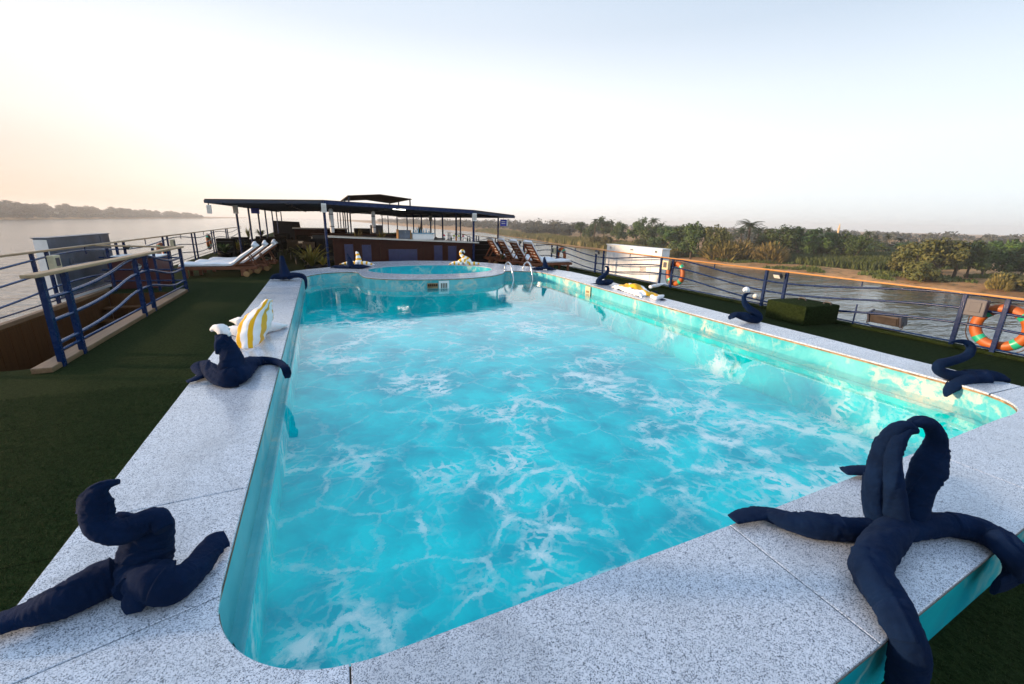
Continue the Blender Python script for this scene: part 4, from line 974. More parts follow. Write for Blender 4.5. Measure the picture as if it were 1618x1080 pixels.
# ================================================================== FOLDED TOWEL FIGURES
FIG = {
 'A': [
  [(2.428,0.891,0.421,0.060),(2.295,0.925,0.422,0.062),(2.169,0.972,0.424,0.064),(2.062,1.030,0.425,0.065),(1.990,1.113,0.419,0.058),(1.945,1.207,0.408,0.045),(1.851,1.240,0.408,0.045),(1.770,1.251,0.397,0.032)],
  [(2.414,0.877,0.456,0.077),(2.195,0.833,0.447,0.091),(2.005,0.775,0.445,0.088),(1.911,0.686,0.439,0.081),(1.866,0.617,0.432,0.073),(1.821,0.567,0.425,0.065),(1.812,0.535,0.385,0.064),(1.838,0.530,0.297,0.075),(1.887,0.530,0.141,0.071)],
  [(2.435,0.863,0.425,0.064),(2.568,0.840,0.430,0.070),(2.690,0.798,0.428,0.068),(2.765,0.738,0.427,0.067),(2.772,0.665,0.428,0.068),(2.716,0.594,0.429,0.070),(2.843,0.592,0.314,0.083),(2.776,0.585,0.269,0.074),(2.702,0.596,0.237,0.057)],
  [(2.509,0.930,0.416,0.054),(2.755,1.081,0.410,0.048),(2.913,1.223,0.408,0.045),(2.859,1.280,0.409,0.045),(2.775,1.319,0.398,0.033)],
  [(2.362,0.914,0.423,0.057),(2.336,0.952,0.510,0.047),(2.345,0.978,0.610,0.049),(2.374,1.000,0.723,0.049),(2.403,1.006,0.822,0.046),(2.432,0.992,0.894,0.037),(2.469,0.971,0.916,0.025),(2.505,0.949,0.895,0.014)],
  [(2.378,0.853,0.434,0.056),(2.377,0.887,0.543,0.058),(2.378,0.920,0.653,0.051),(2.380,0.949,0.750,0.044),(2.403,0.965,0.836,0.039),(2.458,0.968,0.890,0.030),(2.510,0.947,0.895,0.017)],
  [(2.498,0.871,0.400,0.066),(2.539,0.883,0.502,0.066),(2.568,0.897,0.591,0.068),(2.609,0.910,0.693,0.076),(2.647,0.919,0.775,0.060),(2.652,0.926,0.843,0.047),(2.618,0.947,0.901,0.038),(2.553,0.959,0.921,0.028),(2.501,0.968,0.912,0.017)],
  [(2.603,0.883,0.407,0.056),(2.650,0.894,0.511,0.040),(2.685,0.908,0.646,0.045),(2.706,0.921,0.755,0.040),(2.698,0.938,0.836,0.033),(2.626,0.958,0.911,0.026),(2.555,0.972,0.931,0.022),(2.506,0.980,0.925,0.015)],
 ],
 'B': [
  [(-0.747,1.776,0.438,0.080),(-0.765,1.866,0.448,0.097),(-0.757,1.899,0.492,0.105),(-0.740,1.916,0.537,0.094),(-0.707,1.916,0.585,0.073),(-0.696,1.912,0.622,0.049)],
  [(-0.660,1.846,0.608,0.035),(-0.684,1.877,0.639,0.051),(-0.729,1.874,0.638,0.054),(-0.773,1.856,0.627,0.054),(-0.818,1.856,0.638,0.055),(-0.853,1.869,0.668,0.057),(-0.862,1.888,0.716,0.058),(-0.857,1.899,0.760,0.055),(-0.842,1.902,0.793,0.038),(-0.815,1.907,0.811,0.021),(-0.780,1.905,0.817,0.012)],
  [(-0.791,1.869,0.422,0.062),(-0.855,1.858,0.434,0.076),(-0.910,1.828,0.435,0.077),(-0.963,1.799,0.432,0.073),(-1.022,1.792,0.423,0.062),(-1.085,1.796,0.414,0.052),(-1.139,1.786,0.411,0.048),(-1.202,1.778,0.409,0.046),(-1.274,1.770,0.402,0.037)],
  [(-0.778,1.825,0.435,0.065),(-0.693,1.752,0.455,0.083),(-0.635,1.738,0.436,0.078),(-0.598,1.788,0.425,0.065),(-0.575,1.850,0.418,0.057),(-0.557,1.931,0.412,0.050),(-0.533,1.982,0.410,0.047),(-0.502,2.002,0.402,0.038)],
  [(-0.683,1.834,0.435,0.053),(-0.712,1.763,0.436,0.066),(-0.741,1.721,0.416,0.054),(-0.745,1.694,0.388,0.021)],
  [(-0.858,2.021,0.600,0.027),(-0.816,2.002,0.597,0.024),(-0.785,1.982,0.576,0.027)],
 ],
 'C': [
  [(-0.774,4.203,0.449,0.093),(-0.842,4.202,0.444,0.087),(-0.946,4.343,0.436,0.078),(-1.050,4.589,0.425,0.065),(-1.132,4.783,0.410,0.047),(-1.169,4.726,0.409,0.046),(-1.089,4.499,0.401,0.036),(-1.116,4.406,0.400,0.035),(-1.176,4.370,0.390,0.024)],
  [(-0.833,4.218,0.444,0.087),(-0.759,4.256,0.443,0.086),(-0.725,4.541,0.434,0.075),(-0.684,4.714,0.413,0.051),(-0.583,4.757,0.405,0.041),(-0.480,4.646,0.405,0.041),(-0.397,4.211,0.488,0.033),(-0.379,4.166,0.442,0.034),(-0.379,4.153,0.400,0.019)],
  [(-0.830,4.254,0.381,0.101),(-0.819,4.301,0.478,0.105),(-0.815,4.338,0.566,0.095),(-0.833,4.370,0.650,0.078),(-0.856,4.392,0.723,0.070),(-0.866,4.414,0.781,0.065)],
  [(-0.835,4.348,0.760,0.053),(-0.888,4.349,0.724,0.040),(-0.902,4.340,0.672,0.032),(-0.915,4.332,0.627,0.013)],
 ],
 'Ccap': [
  [(-0.955,4.440,0.817,0.013),(-0.918,4.431,0.837,0.032),(-0.876,4.410,0.829,0.048),(-0.848,4.390,0.806,0.048),(-0.802,4.365,0.788,0.019)],
  [(-0.910,4.450,0.839,0.027),(-0.861,4.429,0.840,0.035),(-0.826,4.406,0.815,0.030)],
 ],
 'Dbase': [
  [(-0.955,5.501,0.370),(-0.704,6.068,0.370),(-0.719,6.648,0.370),(-1.059,6.615,0.370)],
  [(-0.647,5.965,0.825),(-0.615,5.963,0.792),(-1.012,5.878,0.460)],
 ],
 'D': [
  [(-0.824,6.005,0.434,0.075),(-0.705,6.153,0.429,0.070),(-0.608,6.234,0.424,0.063),(-0.530,6.412,0.394,0.029)],
  [(-0.949,5.969,0.433,0.074),(-1.066,6.110,0.427,0.068),(-1.139,6.213,0.418,0.057),(-1.211,6.443,0.400,0.035)],
  [(-1.010,6.437,0.438,0.080),(-1.124,6.746,0.419,0.058),(-1.209,6.882,0.402,0.038)],
 ],
 'E': [
  [(-0.801,11.290,0.425,0.152),(-0.813,11.322,0.515,0.123),(-0.835,11.370,0.640,0.096),(-0.850,11.414,0.765,0.070),(-0.858,11.447,0.862,0.055),(-0.857,11.463,0.918,0.038)],
  [(-0.860,11.271,0.465,0.084),(-0.965,11.318,0.469,0.075),(-1.059,11.354,0.453,0.063),(-1.109,11.311,0.424,0.037),(-1.145,11.330,0.434,0.014)],
  [(-0.758,11.282,0.461,0.087),(-0.635,11.238,0.492,0.072),(-0.516,11.187,0.495,0.061),(-0.432,11.142,0.469,0.055),(-0.395,11.101,0.387,0.043),(-0.397,11.064,0.261,0.029),(-0.414,11.046,0.177,0.010)],
 ],
 'F': [
  [(0.755,13.617,0.410,0.128),(0.737,13.663,0.539,0.096),(0.709,13.712,0.662,0.058),(0.685,13.760,0.785,0.019)],
  [(0.740,13.623,0.410,0.077),(0.504,13.722,0.395,0.064),(0.299,13.816,0.412,0.051),(0.193,13.850,0.372,0.026)],
  [(0.769,13.610,0.411,0.077),(1.007,13.515,0.438,0.070),(1.212,13.424,0.434,0.045),(1.314,13.376,0.424,0.019)],
 ],
 'G': [
  [(1.068,14.905,0.414,0.120),(1.068,14.938,0.522,0.092),(1.059,14.977,0.641,0.063),(1.040,15.009,0.718,0.046),(1.018,15.031,0.758,0.021)],
  [(1.050,14.906,0.393,0.077),(0.825,15.009,0.408,0.063),(0.629,15.087,0.383,0.049),(0.498,15.136,0.356,0.021)],
  [(1.082,14.892,0.394,0.077),(1.261,14.819,0.409,0.070),(1.405,14.752,0.395,0.056),(1.532,14.689,0.371,0.021)],
 ],
 'Hs': [
  [(4.386,14.165,0.766,0.018),(4.358,14.196,0.828,0.033),(4.313,14.220,0.841,0.040),(4.267,14.221,0.780,0.048),(4.279,14.189,0.693,0.055),(4.367,14.129,0.618,0.066),(4.478,14.059,0.550,0.077),(4.487,14.031,0.469,0.088),(4.350,14.079,0.431,0.088)],
  [(4.180,14.147,0.409,0.073),(4.255,14.141,0.499,0.088),(4.356,14.098,0.501,0.102),(4.484,14.021,0.434,0.088)],
  [(4.281,14.103,0.411,0.073),(4.081,14.195,0.424,0.066),(3.945,14.248,0.403,0.051),(3.859,14.276,0.373,0.022)],
  [(4.416,14.046,0.415,0.073),(4.618,13.961,0.427,0.066),(4.752,13.903,0.430,0.051),(4.868,13.846,0.408,0.022)],
 ],
 'I': [
  [(6.354,12.081,0.417,0.117),(6.356,12.112,0.523,0.088),(6.351,12.150,0.640,0.058),(6.350,12.175,0.722,0.039),(6.374,12.180,0.771,0.015)],
  [(6.287,12.110,0.416,0.063),(6.130,12.177,0.412,0.058),(6.019,12.225,0.409,0.049),(5.928,12.261,0.395,0.019)],
  [(6.399,12.062,0.419,0.063),(6.510,12.012,0.414,0.054),(6.598,11.969,0.400,0.034),(6.663,11.936,0.385,0.012)],
 ],
 'J': [
  [(6.285,8.858,0.801,0.015),(6.325,8.842,0.805,0.030),(6.350,8.816,0.757,0.036),(6.322,8.804,0.674,0.045),(6.236,8.816,0.590,0.053),(6.143,8.834,0.515,0.061),(6.101,8.829,0.441,0.068),(6.142,8.801,0.405,0.057)],
  [(6.109,8.821,0.423,0.065),(6.195,8.782,0.419,0.076),(6.301,8.741,0.437,0.084),(6.399,8.705,0.457,0.084),(6.445,8.682,0.449,0.038)],
  [(6.141,8.800,0.400,0.030),(6.019,8.852,0.397,0.015),(5.915,8.897,0.394,0.008)],
 ],
 'K': [
  [(6.186,8.357,0.370),(6.696,8.523,0.370),(7.029,7.912,0.370),(6.547,7.071,0.370),(5.997,6.615,0.370),(5.929,7.061,0.370),(5.901,7.732,0.370)],
 ],
 'Kn': [
  [(6.458,7.332,0.393,0.027),(6.481,7.260,0.403,0.039),(6.764,7.516,0.383,0.016)],
  [(6.048,6.614,0.382,0.014),(6.109,6.585,0.387,0.019),(6.207,6.603,0.376,0.007)],
 ],
 'Kw': [
  [(6.733,7.714,0.452,0.038),(6.965,7.796,0.466,0.042),(7.287,7.973,0.461,0.036),(7.620,8.185,0.445,0.017)],
  [(6.082,6.884,0.406,0.043),(6.003,6.667,0.403,0.039),(6.250,6.808,0.411,0.049),(6.526,7.060,0.388,0.021)],
 ],
 'L': [
  [(6.103,4.649,0.813,0.005),(6.062,4.668,0.817,0.011),(6.015,4.686,0.808,0.020),(5.971,4.697,0.779,0.031),(5.955,4.689,0.730,0.036),(5.971,4.658,0.650,0.043),(6.024,4.615,0.585,0.051),(6.089,4.570,0.531,0.061),(6.137,4.533,0.477,0.066),(6.126,4.521,0.422,0.059),(6.054,4.544,0.395,0.046)],
  [(6.103,4.531,0.421,0.056),(6.022,4.569,0.431,0.066),(5.943,4.614,0.466,0.074),(5.874,4.647,0.477,0.061),(5.805,4.681,0.487,0.059),(5.749,4.694,0.449,0.048),(5.723,4.696,0.418,0.018)],
 ],
 'Lcap': [
  [(5.960,4.722,0.846,0.015),(5.985,4.717,0.865,0.038),(6.016,4.703,0.866,0.041),(6.037,4.685,0.836,0.020)],
 ],
 'M': [
  [(5.666,2.094,0.727,0.008),(5.710,2.082,0.749,0.015),(5.802,2.065,0.750,0.021),(5.865,2.031,0.732,0.034),(5.893,2.005,0.683,0.040),(5.862,2.001,0.626,0.041),(5.787,2.021,0.584,0.043),(5.689,2.054,0.554,0.046),(5.598,2.086,0.527,0.049),(5.576,2.080,0.477,0.052),(5.632,2.043,0.435,0.057),(5.748,1.986,0.413,0.059),(5.878,1.930,0.416,0.059)],
  [(5.876,1.988,0.417,0.052),(5.995,1.935,0.414,0.058),(6.089,1.887,0.391,0.070),(6.184,1.844,0.387,0.070),(6.249,1.811,0.370,0.047),(6.271,1.795,0.351,0.018)],
  [(6.007,1.867,0.394,0.080),(5.911,1.905,0.379,0.080),(5.763,1.934,0.374,0.074),(5.638,1.946,0.345,0.064),(5.548,1.947,0.296,0.043),(5.499,1.942,0.244,0.010)],
 ],
 'Mcap': [
  [(5.928,2.131,0.775,0.013),(5.960,2.123,0.795,0.026),(5.989,2.106,0.783,0.029),(6.011,2.091,0.765,0.011)],
 ],
}
def cloth(name, tubes, mat, label, cat='towel', grp='towels folded into swans round the pool', seg=20, per=9, rest=True, seed=0, extra=None, parent=None, lip=.16, flat_ends=True, wraps={}, slim=1.0):
    bm = bmesh.new(); uvl = bm.loops.layers.uv.new('UVMap'); rnd = random.Random(seed + len(tubes))
    for ti, tb in enumerate(tubes):
        P = catmull(tb, per); n = len(P); pts = [Vector(p[:3]) for p in P]; rad = [max(.003, p[3] * slim) for p in P]
        T = [(pts[min(i + 1, n - 1)] - pts[max(i - 1, 0)]).normalized() for i in range(n)]
        nv = Vector((0, 0, 1)) - T[0] * T[0].z
        if nv.length < .2: nv = T[0].orthogonal()
        nv.normalize(); s = 0; rows = []; off = rnd.uniform(0, 6.28); tw = rnd.choice((-1, 1)) * rnd.uniform(1.0, 1.8); r0 = max(rad); arm = flat_ends and pts[-1].z < HC + .09 and abs(pts[-1].z - pts[0].z) < .3 and rad[-1] < r0 * .85
        for i in range(n):
            nv = (nv - T[i] * nv.dot(T[i])).normalized(); bn = T[i].cross(nv)
            if i: s += (pts[i] - pts[i - 1]).length
            row = []; u_ = i / (n - 1); e_ = max(0, (u_ - .45) / .55) if arm else 0; fl_h = 1 - .70 * e_; fl_w = 1 + .35 * e_; sq_ = .25 + .55 * e_
            for k in range(seg):
                a = 2 * math.pi * k / seg
                sp_ = ((a + off + tw * s / (r0 * 3.2)) / (2 * math.pi)) % 1.0
                q3 = Vector((s / r0 * .8, math.cos(a) * 1.1 + ti * 3.1, math.sin(a) * 1.1 + seed))
                rr = rad[i] * (1 - lip * .35 + lip * sp_ ** 3)                     # hem of the rolled cloth running round the roll
                rr *= 1 + sq_ * (.94 * (abs(math.cos(a + tw * .2)) ** 3.2 + abs(math.sin(a + tw * .2)) ** 3.2) ** (-1 / 3.2) - 1)   # cloth lies in flattened folds
                cr = 1 - abs(noise.noise(q3 * 1.6)) * 2.2                            # creases: sharp valleys between soft folds
                rr *= 1 - .07 * max(0, cr - .45) * 1.8 + .03 * noise.noise(q3 * .9)
                cr2 = 1 - abs(noise.noise(Vector((s / r0 * 3.6, a * .5, ti * 7.0 + seed)))) * 3
                rr *= 1 - .045 * max(0, cr2)
                p = pts[i] + (nv * math.cos(a) * fl_h + bn * math.sin(a) * fl_w) * rr
                if rest and p.z < HC + .0015 and inpoly(p.x, p.y, OUT) and not inpoly(p.x, p.y, IN) and ((p.x - TUB[0]) / TA) ** 2 + ((p.y - TUB[1]) / TB) ** 2 > 1: p.z = HC + .0015
                row.append((bm.verts.new(p), s, sp_))
            rows.append(row)
        for i in range(n - 1):
            for k in range(seg):
                k2 = (k + 1) % seg
                f = bm.faces.new((rows[i][k][0], rows[i][k2][0], rows[i + 1][k2][0], rows[i + 1][k][0])); f.smooth = True
                for lp, (v_, s_, q_) in zip(f.loops, (rows[i][k], rows[i][k2], rows[i + 1][k2], rows[i + 1][k])): lp[uvl].uv = (s_ / .15, q_)
        bm.faces.new([r_[0] for r_ in rows[0]][::-1]); bm.faces.new([r_[0] for r_ in rows[-1]])
        if ti in wraps:
            # an outer layer of the same towel, its free edge running slantwise over the roll
            i0, i1, c0_, c1_, w0_, w1_ = wraps[ti]; i0 = int(i0 * (n - 1)); i1 = int(i1 * (n - 1)); m_ = 14; G = []
            for i in range(i0, i1 + 1):
                u_ = (i - i0) / max(1, i1 - i0); ca_ = c0_ + (c1_ - c0_) * u_; wa_ = w0_ + (w1_ - w0_) * u_; row = []
                cen = sum((r_[0].co for r_ in rows[i]), Vector()) / seg
                for j in range(m_ + 1):
                    f_ = j / m_; ang = (ca_ - wa_ / 2 + wa_ * f_) / (2 * math.pi) * seg; k0 = int(math.floor(ang)) % seg; fr_ = ang - math.floor(ang)
                    p = rows[i][k0][0].co.lerp(rows[i][(k0 + 1) % seg][0].co, fr_); edge = j in (0, m_) or i in (i0, i1)
                    off_ = .985 if edge else 1.10 + .03 * noise.noise(p * 22) + (.06 if j in (1, m_ - 1) or i in (i0 + 1, i1 - 1) else 0)
                    row.append(bm.verts.new(cen + (p - cen) * off_))
                G.append(row)
            for i in range(len(G) - 1):
                for j in range(m_): f = bm.faces.new((G[i][j], G[i][j + 1], G[i + 1][j + 1], G[i + 1][j])); f.smooth = True
    if extra: extra(bm, uvl)
    me = bpy.data.meshes.new(name); zs = [v_.co.z for v_ in bm.verts]; c = Vector((sum(v_.co.x for v_ in bm.verts) / len(zs), sum(v_.co.y for v_ in bm.verts) / len(zs), HC))
    if parent is not None: c = world(parent)
    for v_ in bm.verts: v_.co -= c
    bmesh.ops.recalc_face_normals(bm, faces=bm.faces[:]); bm.to_mesh(me); bm.free(); me.materials.append(M[mat])
    o = bpy.data.objects.new(name, me); COL.objects.link(o)
    if parent is not None: o.parent = parent; o.location = (0, 0, 0)
    else: o.location = c; tag(o, label, cat, grp)
    return o
TG = 'towels folded into swans round the pool'
A_ = cloth('towel_swan', FIG['A'], 'navy_terry', 'big navy towel figure of two swan necks forming a heart on the near right coping', seg=36, per=14, seed=1, lip=.22, slim=.90, wraps={0: (.30, .80, .6, 1.5, 3.6, 1.2), 1: (.25, .72, 1.9, .9, 3.4, 1.6), 2: (.25, .75, .5, 1.3, 3.2, 1.4), 4: (.05, .6, 1.0, 2.4, 2.6, 1.2), 6: (.05, .55, .2, 1.6, 3.0, 1.4)})
cloth('towel_swan', FIG['B'], 'navy_terry', 'navy towel swan slumped on the near left pool corner', seg=36, per=14, seed=2, lip=.22, slim=.90, wraps={0: (.1, .75, .4, 1.6, 3.4, 2.0), 2: (.12, .62, .7, 1.4, 3.4, 1.4), 3: (.2, .78, .5, 1.5, 3.2, 1.4), 1: (.25, .7, .6, 1.2, 2.6, 1.6)})
C_ = cloth('towel_swan', FIG['C'], 'navy_terry', 'navy towel swan with a white cap on the left coping', seg=30, per=12, seed=3, lip=.22, wraps={0: (.1, .5, .6, 1.4, 3, 1.5), 1: (.1, .6, .6, 1.4, 3, 1.5), 2: (.1, .8, .4, 1.6, 3, 1.6)})
cloth('white_cap', FIG['Ccap'], 'white_terry', '', parent=C_, rest=False)
cloth('towel_swan', FIG['E'], 'navy_terry', 'navy towel swan at the far left corner of the pool, wing hanging into the pool', seed=5)
cloth('towel_swan', FIG['F'], 'navy_terry', 'small navy towel swan left of the hot tub in front of the bar', seed=6, seg=14)
cloth('towel_swan', FIG['G'], 'striped_terry', 'yellow and white striped towel swan behind the small navy one left of the hot tub', seed=7, seg=14)
cloth('towel_swan', FIG['Hs'], 'striped_terry', 'yellow and white striped towel swan with curled neck behind the hot tub', seed=8, seg=14)
cloth('towel_swan', FIG['I'], 'navy_terry', 'navy towel swan right of the pool ladder before the nearest right lounger', seed=9, seg=14)
J_ = cloth('towel_swan', FIG['J'], 'navy_terry', 'navy towel swan on the right coping beside the crumpled striped towel', seed=10, seg=16)
L_ = cloth('towel_swan', FIG['L'], 'navy_terry', 'navy towel swan with a white tuft on its head on the right coping', seed=12, seg=18)
cloth('white_tuft', FIG['Lcap'], 'white_terry', '', parent=L_, rest=False, seg=14)
M_ = cloth('towel_swan', FIG['M'], 'navy_terry', 'navy towel swan with S shaped neck on the near end of the right coping', seed=13, seg=22)
# striped towel standing like a hood
def patch(bm, uvl, rows, per, nu, su, thick=.018, wob=.01):
    G = []
    R_ = [catmull(r_, nu) for r_ in rows]; cols = [catmull([R_[i][j] for i in range(len(R_))], per) for j in range(len(R_[0]))]
    nv_ = len(cols[0]); nc = len(cols); layers = []
    for lay in (0, 1):
        g_ = [[None] * nc for _ in range(nv_)]
        for j in range(nc):
            for i in range(nv_):
                p = Vector(cols[j][i]); j0, j1, i0, i1 = max(j - 1, 0), min(j + 1, nc - 1), max(i - 1, 0), min(i + 1, nv_ - 1)
                nn = (Vector(cols[j1][i]) - Vector(cols[j0][i])).cross(Vector(cols[j][i1]) - Vector(cols[j][i0]))
                nn = nn.normalized() if nn.length > 1e-9 else Vector((0, 0, 1))
                e = 0 if (i in (0, nv_ - 1) or j in (0, nc - 1)) else 1
                g_[i][j] = bm.verts.new(p + nn * (thick * .5 * (1 - 2 * lay) * (0.4 + .6 * e)) + nn * wob * noise.noise(p * 14))
        layers.append(g_)
    for lay, g_ in enumerate(layers):
        for i in range(nv_ - 1):
            for j in range(nc - 1):
                f = bm.faces.new((g_[i][j], g_[i][j + 1], g_[i + 1][j + 1], g_[i + 1][j])); f.smooth = True
                for lp, (a, c) in zip(f.loops, ((i, j), (i, j + 1), (i + 1, j + 1), (i + 1, j))): lp[uvl].uv = su(a / (nv_ - 1), c / (nc - 1))
    a_, c_ = layers
    ring_ = [(0, j) for j in range(nc)] + [(i, nc - 1) for i in range(1, nv_)] + [(nv_ - 1, j) for j in range(nc - 2, -1, -1)] + [(i, 0) for i in range(nv_ - 2, 0, -1)]
    for (i, j), (k, l) in zip(ring_, ring_[1:] + ring_[:1]): bm.faces.new((a_[i][j], a_[k][l], c_[k][l], c_[i][j]))
HOOD = [[(-0.948, 5.456, 0.378), (-0.847, 5.359, 0.378), (-0.772, 5.475, 0.378), (-0.72, 5.922, 0.378)], [(-0.96, 5.524, 0.471), (-0.846, 5.446, 0.481), (-0.739, 5.574, 0.494), (-0.664, 5.954, 0.492)], [(-0.949, 5.625, 0.561), (-0.824, 5.561, 0.593), (-0.71, 5.654, 0.609), (-0.628, 5.998, 0.576)], [(-0.871, 5.718, 0.678), (-0.76, 5.646, 0.704), (-0.676, 5.736, 0.708), (-0.626, 6.078, 0.657)], [(-0.744, 5.781, 0.772), (-0.682, 5.713, 0.776), (-0.637, 5.816, 0.764), (-0.635, 6.177, 0.707)], [(-0.659, 5.832, 0.839), (-0.632, 5.783, 0.854), (-0.624, 5.899, 0.835), (-0.651, 6.3, 0.755)]]
D_ = cloth('towel_swan', [FIG['D'][0][:2]], 'striped_terry', 'yellow and white striped towel folded into a standing hood on the left coping', seed=4,
      extra=lambda bm, uvl: patch(bm, uvl, HOOD, 5, 5, lambda a, c: (c * 3.0 + a * .5 + .35, a), .010, .022))
cloth('towel_wing', FIG['D'], 'white_terry', '', parent=D_)
def crumple(bm, uvl):
    rows = []
    for i in range(9):
        r_ = []
        for j in range(7):
            a, c = i / 8, j / 6
            x = (6.16 * (1 - a) + 5.93 * a) * (1 - c) + (6.66 * (1 - a) + 6.40 * a) * c; y = 8.35 * (1 - a) + 7.0 * a + .1 * math.sin(c * 5)
            e = min(a, 1 - a, c, 1 - c) * 4; e = max(0, min(1, e))
            r_.append((x + .05 * noise.noise((a * 3, c * 3, 2)), y, HC + .014 + e * (.045 + .16 * max(0, noise.noise((a * 5.2, c * 4.1, 5)) + .12))))
        rows.append(r_)
    patch(bm, uvl, rows, 3, 3, lambda a, c: (c * 1.02 + .16 + .10 * math.sin(a * 5), a), .016, .035)
K_ = cloth('beach_towel', [FIG['Kw'][0][:2]], 'striped_terry', 'crumpled yellow and white striped towel lying on the right coping', 'towel', None, seed=11, extra=crumple)
cloth('towel_fold', FIG['Kw'], 'white_terry', '', parent=K_, seg=14)
cloth('navy_tag', FIG['Kn'], 'navy_terry', '', parent=K_, seg=12)
# pale lamp ball on the right railing post
t = thing('globe_lamp', 'small round white lamp on the right railing post behind the navy swan', 'lamp', (9.2, 6.9, .24))
MB().lathe([(.012, 0), (.045, .015), (.06, .05), (.055, .085), (.03, .11), (.008, .118)], (9.17, 6.93, .20), 16).build('globe', 'lamp_glass', t, smooth=True)
MB().box((9.21, 6.93, .25), (.05, .03, .03)).build('bracket', 'blue_paint', t)

# ================================================================== TREES AND BANK VEGETATION
def leafcloud(b, rnd, lobes, n, size, flatz=.0):
    tot = sum(l[3] ** 2 for l in lobes)
    for (cx, cy_, cz, r, k) in lobes:
        for i in range(int(n * r * r / tot)):
            d = Vector((rnd.gauss(0, 1), rnd.gauss(0, 1), rnd.gauss(0, 1))).normalized()
            rr = r * (rnd.random() ** .35) * (1 + .22 * noise.noise((d.x * 2.2 + cx * 7, d.y * 2.2 + cy_ * 5, d.z * 2.2 + cz * 9)))
            c = Vector((cx, cy_, cz)) + Vector((d.x * rr, d.y * rr, d.z * rr * k))
            nn = (d + Vector((rnd.uniform(-.8, .8), rnd.uniform(-.8, .8), rnd.uniform(-.3, .9)))).normalized()
            u = nn.orthogonal().normalized(); u = (Matrix.Rotation(rnd.uniform(0, 6.28), 3, nn) @ u); v_ = nn.cross(u); s = size * rnd.uniform(.6, 1.4)
            b.add([c - u * s, c + v_ * s * .55, c + u * s, c - v_ * s * .55], [(0, 1, 2, 3)])
def trunk(b, rnd, h_, r, limbs):
    b.tube([(0, 0, -.04), (.01, 0, h_ * .5), (0, .01, h_)], [r * 1.5, r, r * .75], 7)
    for i in range(limbs):
        a = rnd.uniform(0, 6.28); s = rnd.uniform(.18, .32)
        b.tube([(0, 0, h_ * rnd.uniform(.6, .95)), (math.cos(a) * s * .5, math.sin(a) * s * .5, h_ + .12), (math.cos(a) * s, math.sin(a) * s, h_ + .28)], [r * .6, r * .4, r * .15], 5)
def tree_proto(seed, kind):
    rnd = random.Random(seed); b = MB(); tb = MB(); L = []
    if kind == 'round':
        trunk(tb, rnd, .30, .028, 5); L = [(0, 0, .58, .30, .95)]
        for i in range(11):
            a = rnd.uniform(0, 6.28); d = rnd.uniform(.2, .34); L.append((math.cos(a) * d, math.sin(a) * d, rnd.uniform(.26, .78), rnd.uniform(.13, .22), .85))
        L.append((rnd.uniform(-.1, .1), rnd.uniform(-.1, .1), .86, .15, .8)); leafcloud(b, rnd, L, 2300, .036)
    elif kind == 'tall':
        trunk(tb, rnd, .40, .022, 5)
        for i in range(10):
            a = rnd.uniform(0, 6.28); d = rnd.uniform(.05, .30); L.append((math.cos(a) * d, math.sin(a) * d, rnd.uniform(.42, .88), rnd.uniform(.11, .19), .8))
        leafcloud(b, rnd, L, 1500, .034)
    elif kind == 'bush':
        trunk(tb, rnd, .2, .03, 4)
        for i in range(12):
            a = rnd.uniform(0, 6.28); d = rnd.uniform(.1, .38); L.append((math.cos(a) * d, math.sin(a) * d, rnd.uniform(.12, .72) * (1 - d), rnd.uniform(.16, .26), .9))
        leafcloud(b, rnd, L, 1800, .045)
    elif kind == 'plume':
        trunk(tb, rnd, .15, .02, 3)
        for i in range(900):
            a = rnd.uniform(0, 6.28); d = .5 * math.sqrt(rnd.random()); x, y = math.cos(a) * d, math.sin(a) * d
            hh = (1 - (d / .56) ** 2) ** .5 * rnd.uniform(.65, 1.05); le = rnd.uniform(.12, .30); tx, ty = x * .35 + rnd.uniform(-.06, .06), y * .35 + rnd.uniform(-.06, .06)
            w_ = .016 * rnd.uniform(.7, 1.5); q = rnd.uniform(0, 6.28); ux, uy = math.cos(q) * w_, math.sin(q) * w_; z0 = max(0, hh - le - rnd.random() * .35 * hh)
            b.add([(x - ux, y - uy, z0), (x + ux, y + uy, z0), (x + tx * .7 + ux * 1.4, y + ty * .7 + uy * 1.4, z0 + le * .65), (x + tx, y + ty, z0 + le)], [(0, 1, 2, 3)])
    elif kind == 'palm':
        P = [(0, 0, -.03), (.015, .0, .3), (.02, .01, .55), (.02, .02, .70)]; tb.tube(P, [.03, .022, .018, .02], 7)
        for i in range(30):
            a = i * 2.399 + rnd.uniform(-.2, .2); el = rnd.uniform(-.35, 1.25); Lf = rnd.uniform(.26, .36); d = Vector((math.cos(a), math.sin(a), 0)); pts = []
            for k in range(7):
                q = k / 6; pts.append(Vector((.02, .02, .70)) + d * (Lf * q * math.cos(el * (1 - .5 * q))) + Vector((0, 0, Lf * (math.sin(el) * q - .55 * q * q))))
            sd_ = Vector((-d.y, d.x, 0))
            for k in range(1, 7):
                for sg in (-1, 1):
                    for h2 in (0, .5):
                        p = pts[k - 1].lerp(pts[k], h2 + .25); dirv = (pts[k] - pts[k - 1]).normalized(); t_ = p + (sd_ * sg * .8 + dirv * .7 + Vector((0, 0, -.35))).normalized() * (.085 * (1 - .08 * k))
                        b.add([p - dirv * .010, p + dirv * .014, t_], [(0, 1, 2)])
    return b, tb
PROTO = {}
def proto(kind, mat, variants):
    PROTO[(kind, mat)] = []
    for s in range(variants):
        cb, tb = tree_proto(100 + s * 17 + len(kind), kind)
        PROTO[(kind, mat)].append((cb.mesh('crown', mat), tb.mesh('trunk', 'bark', smooth=True)))
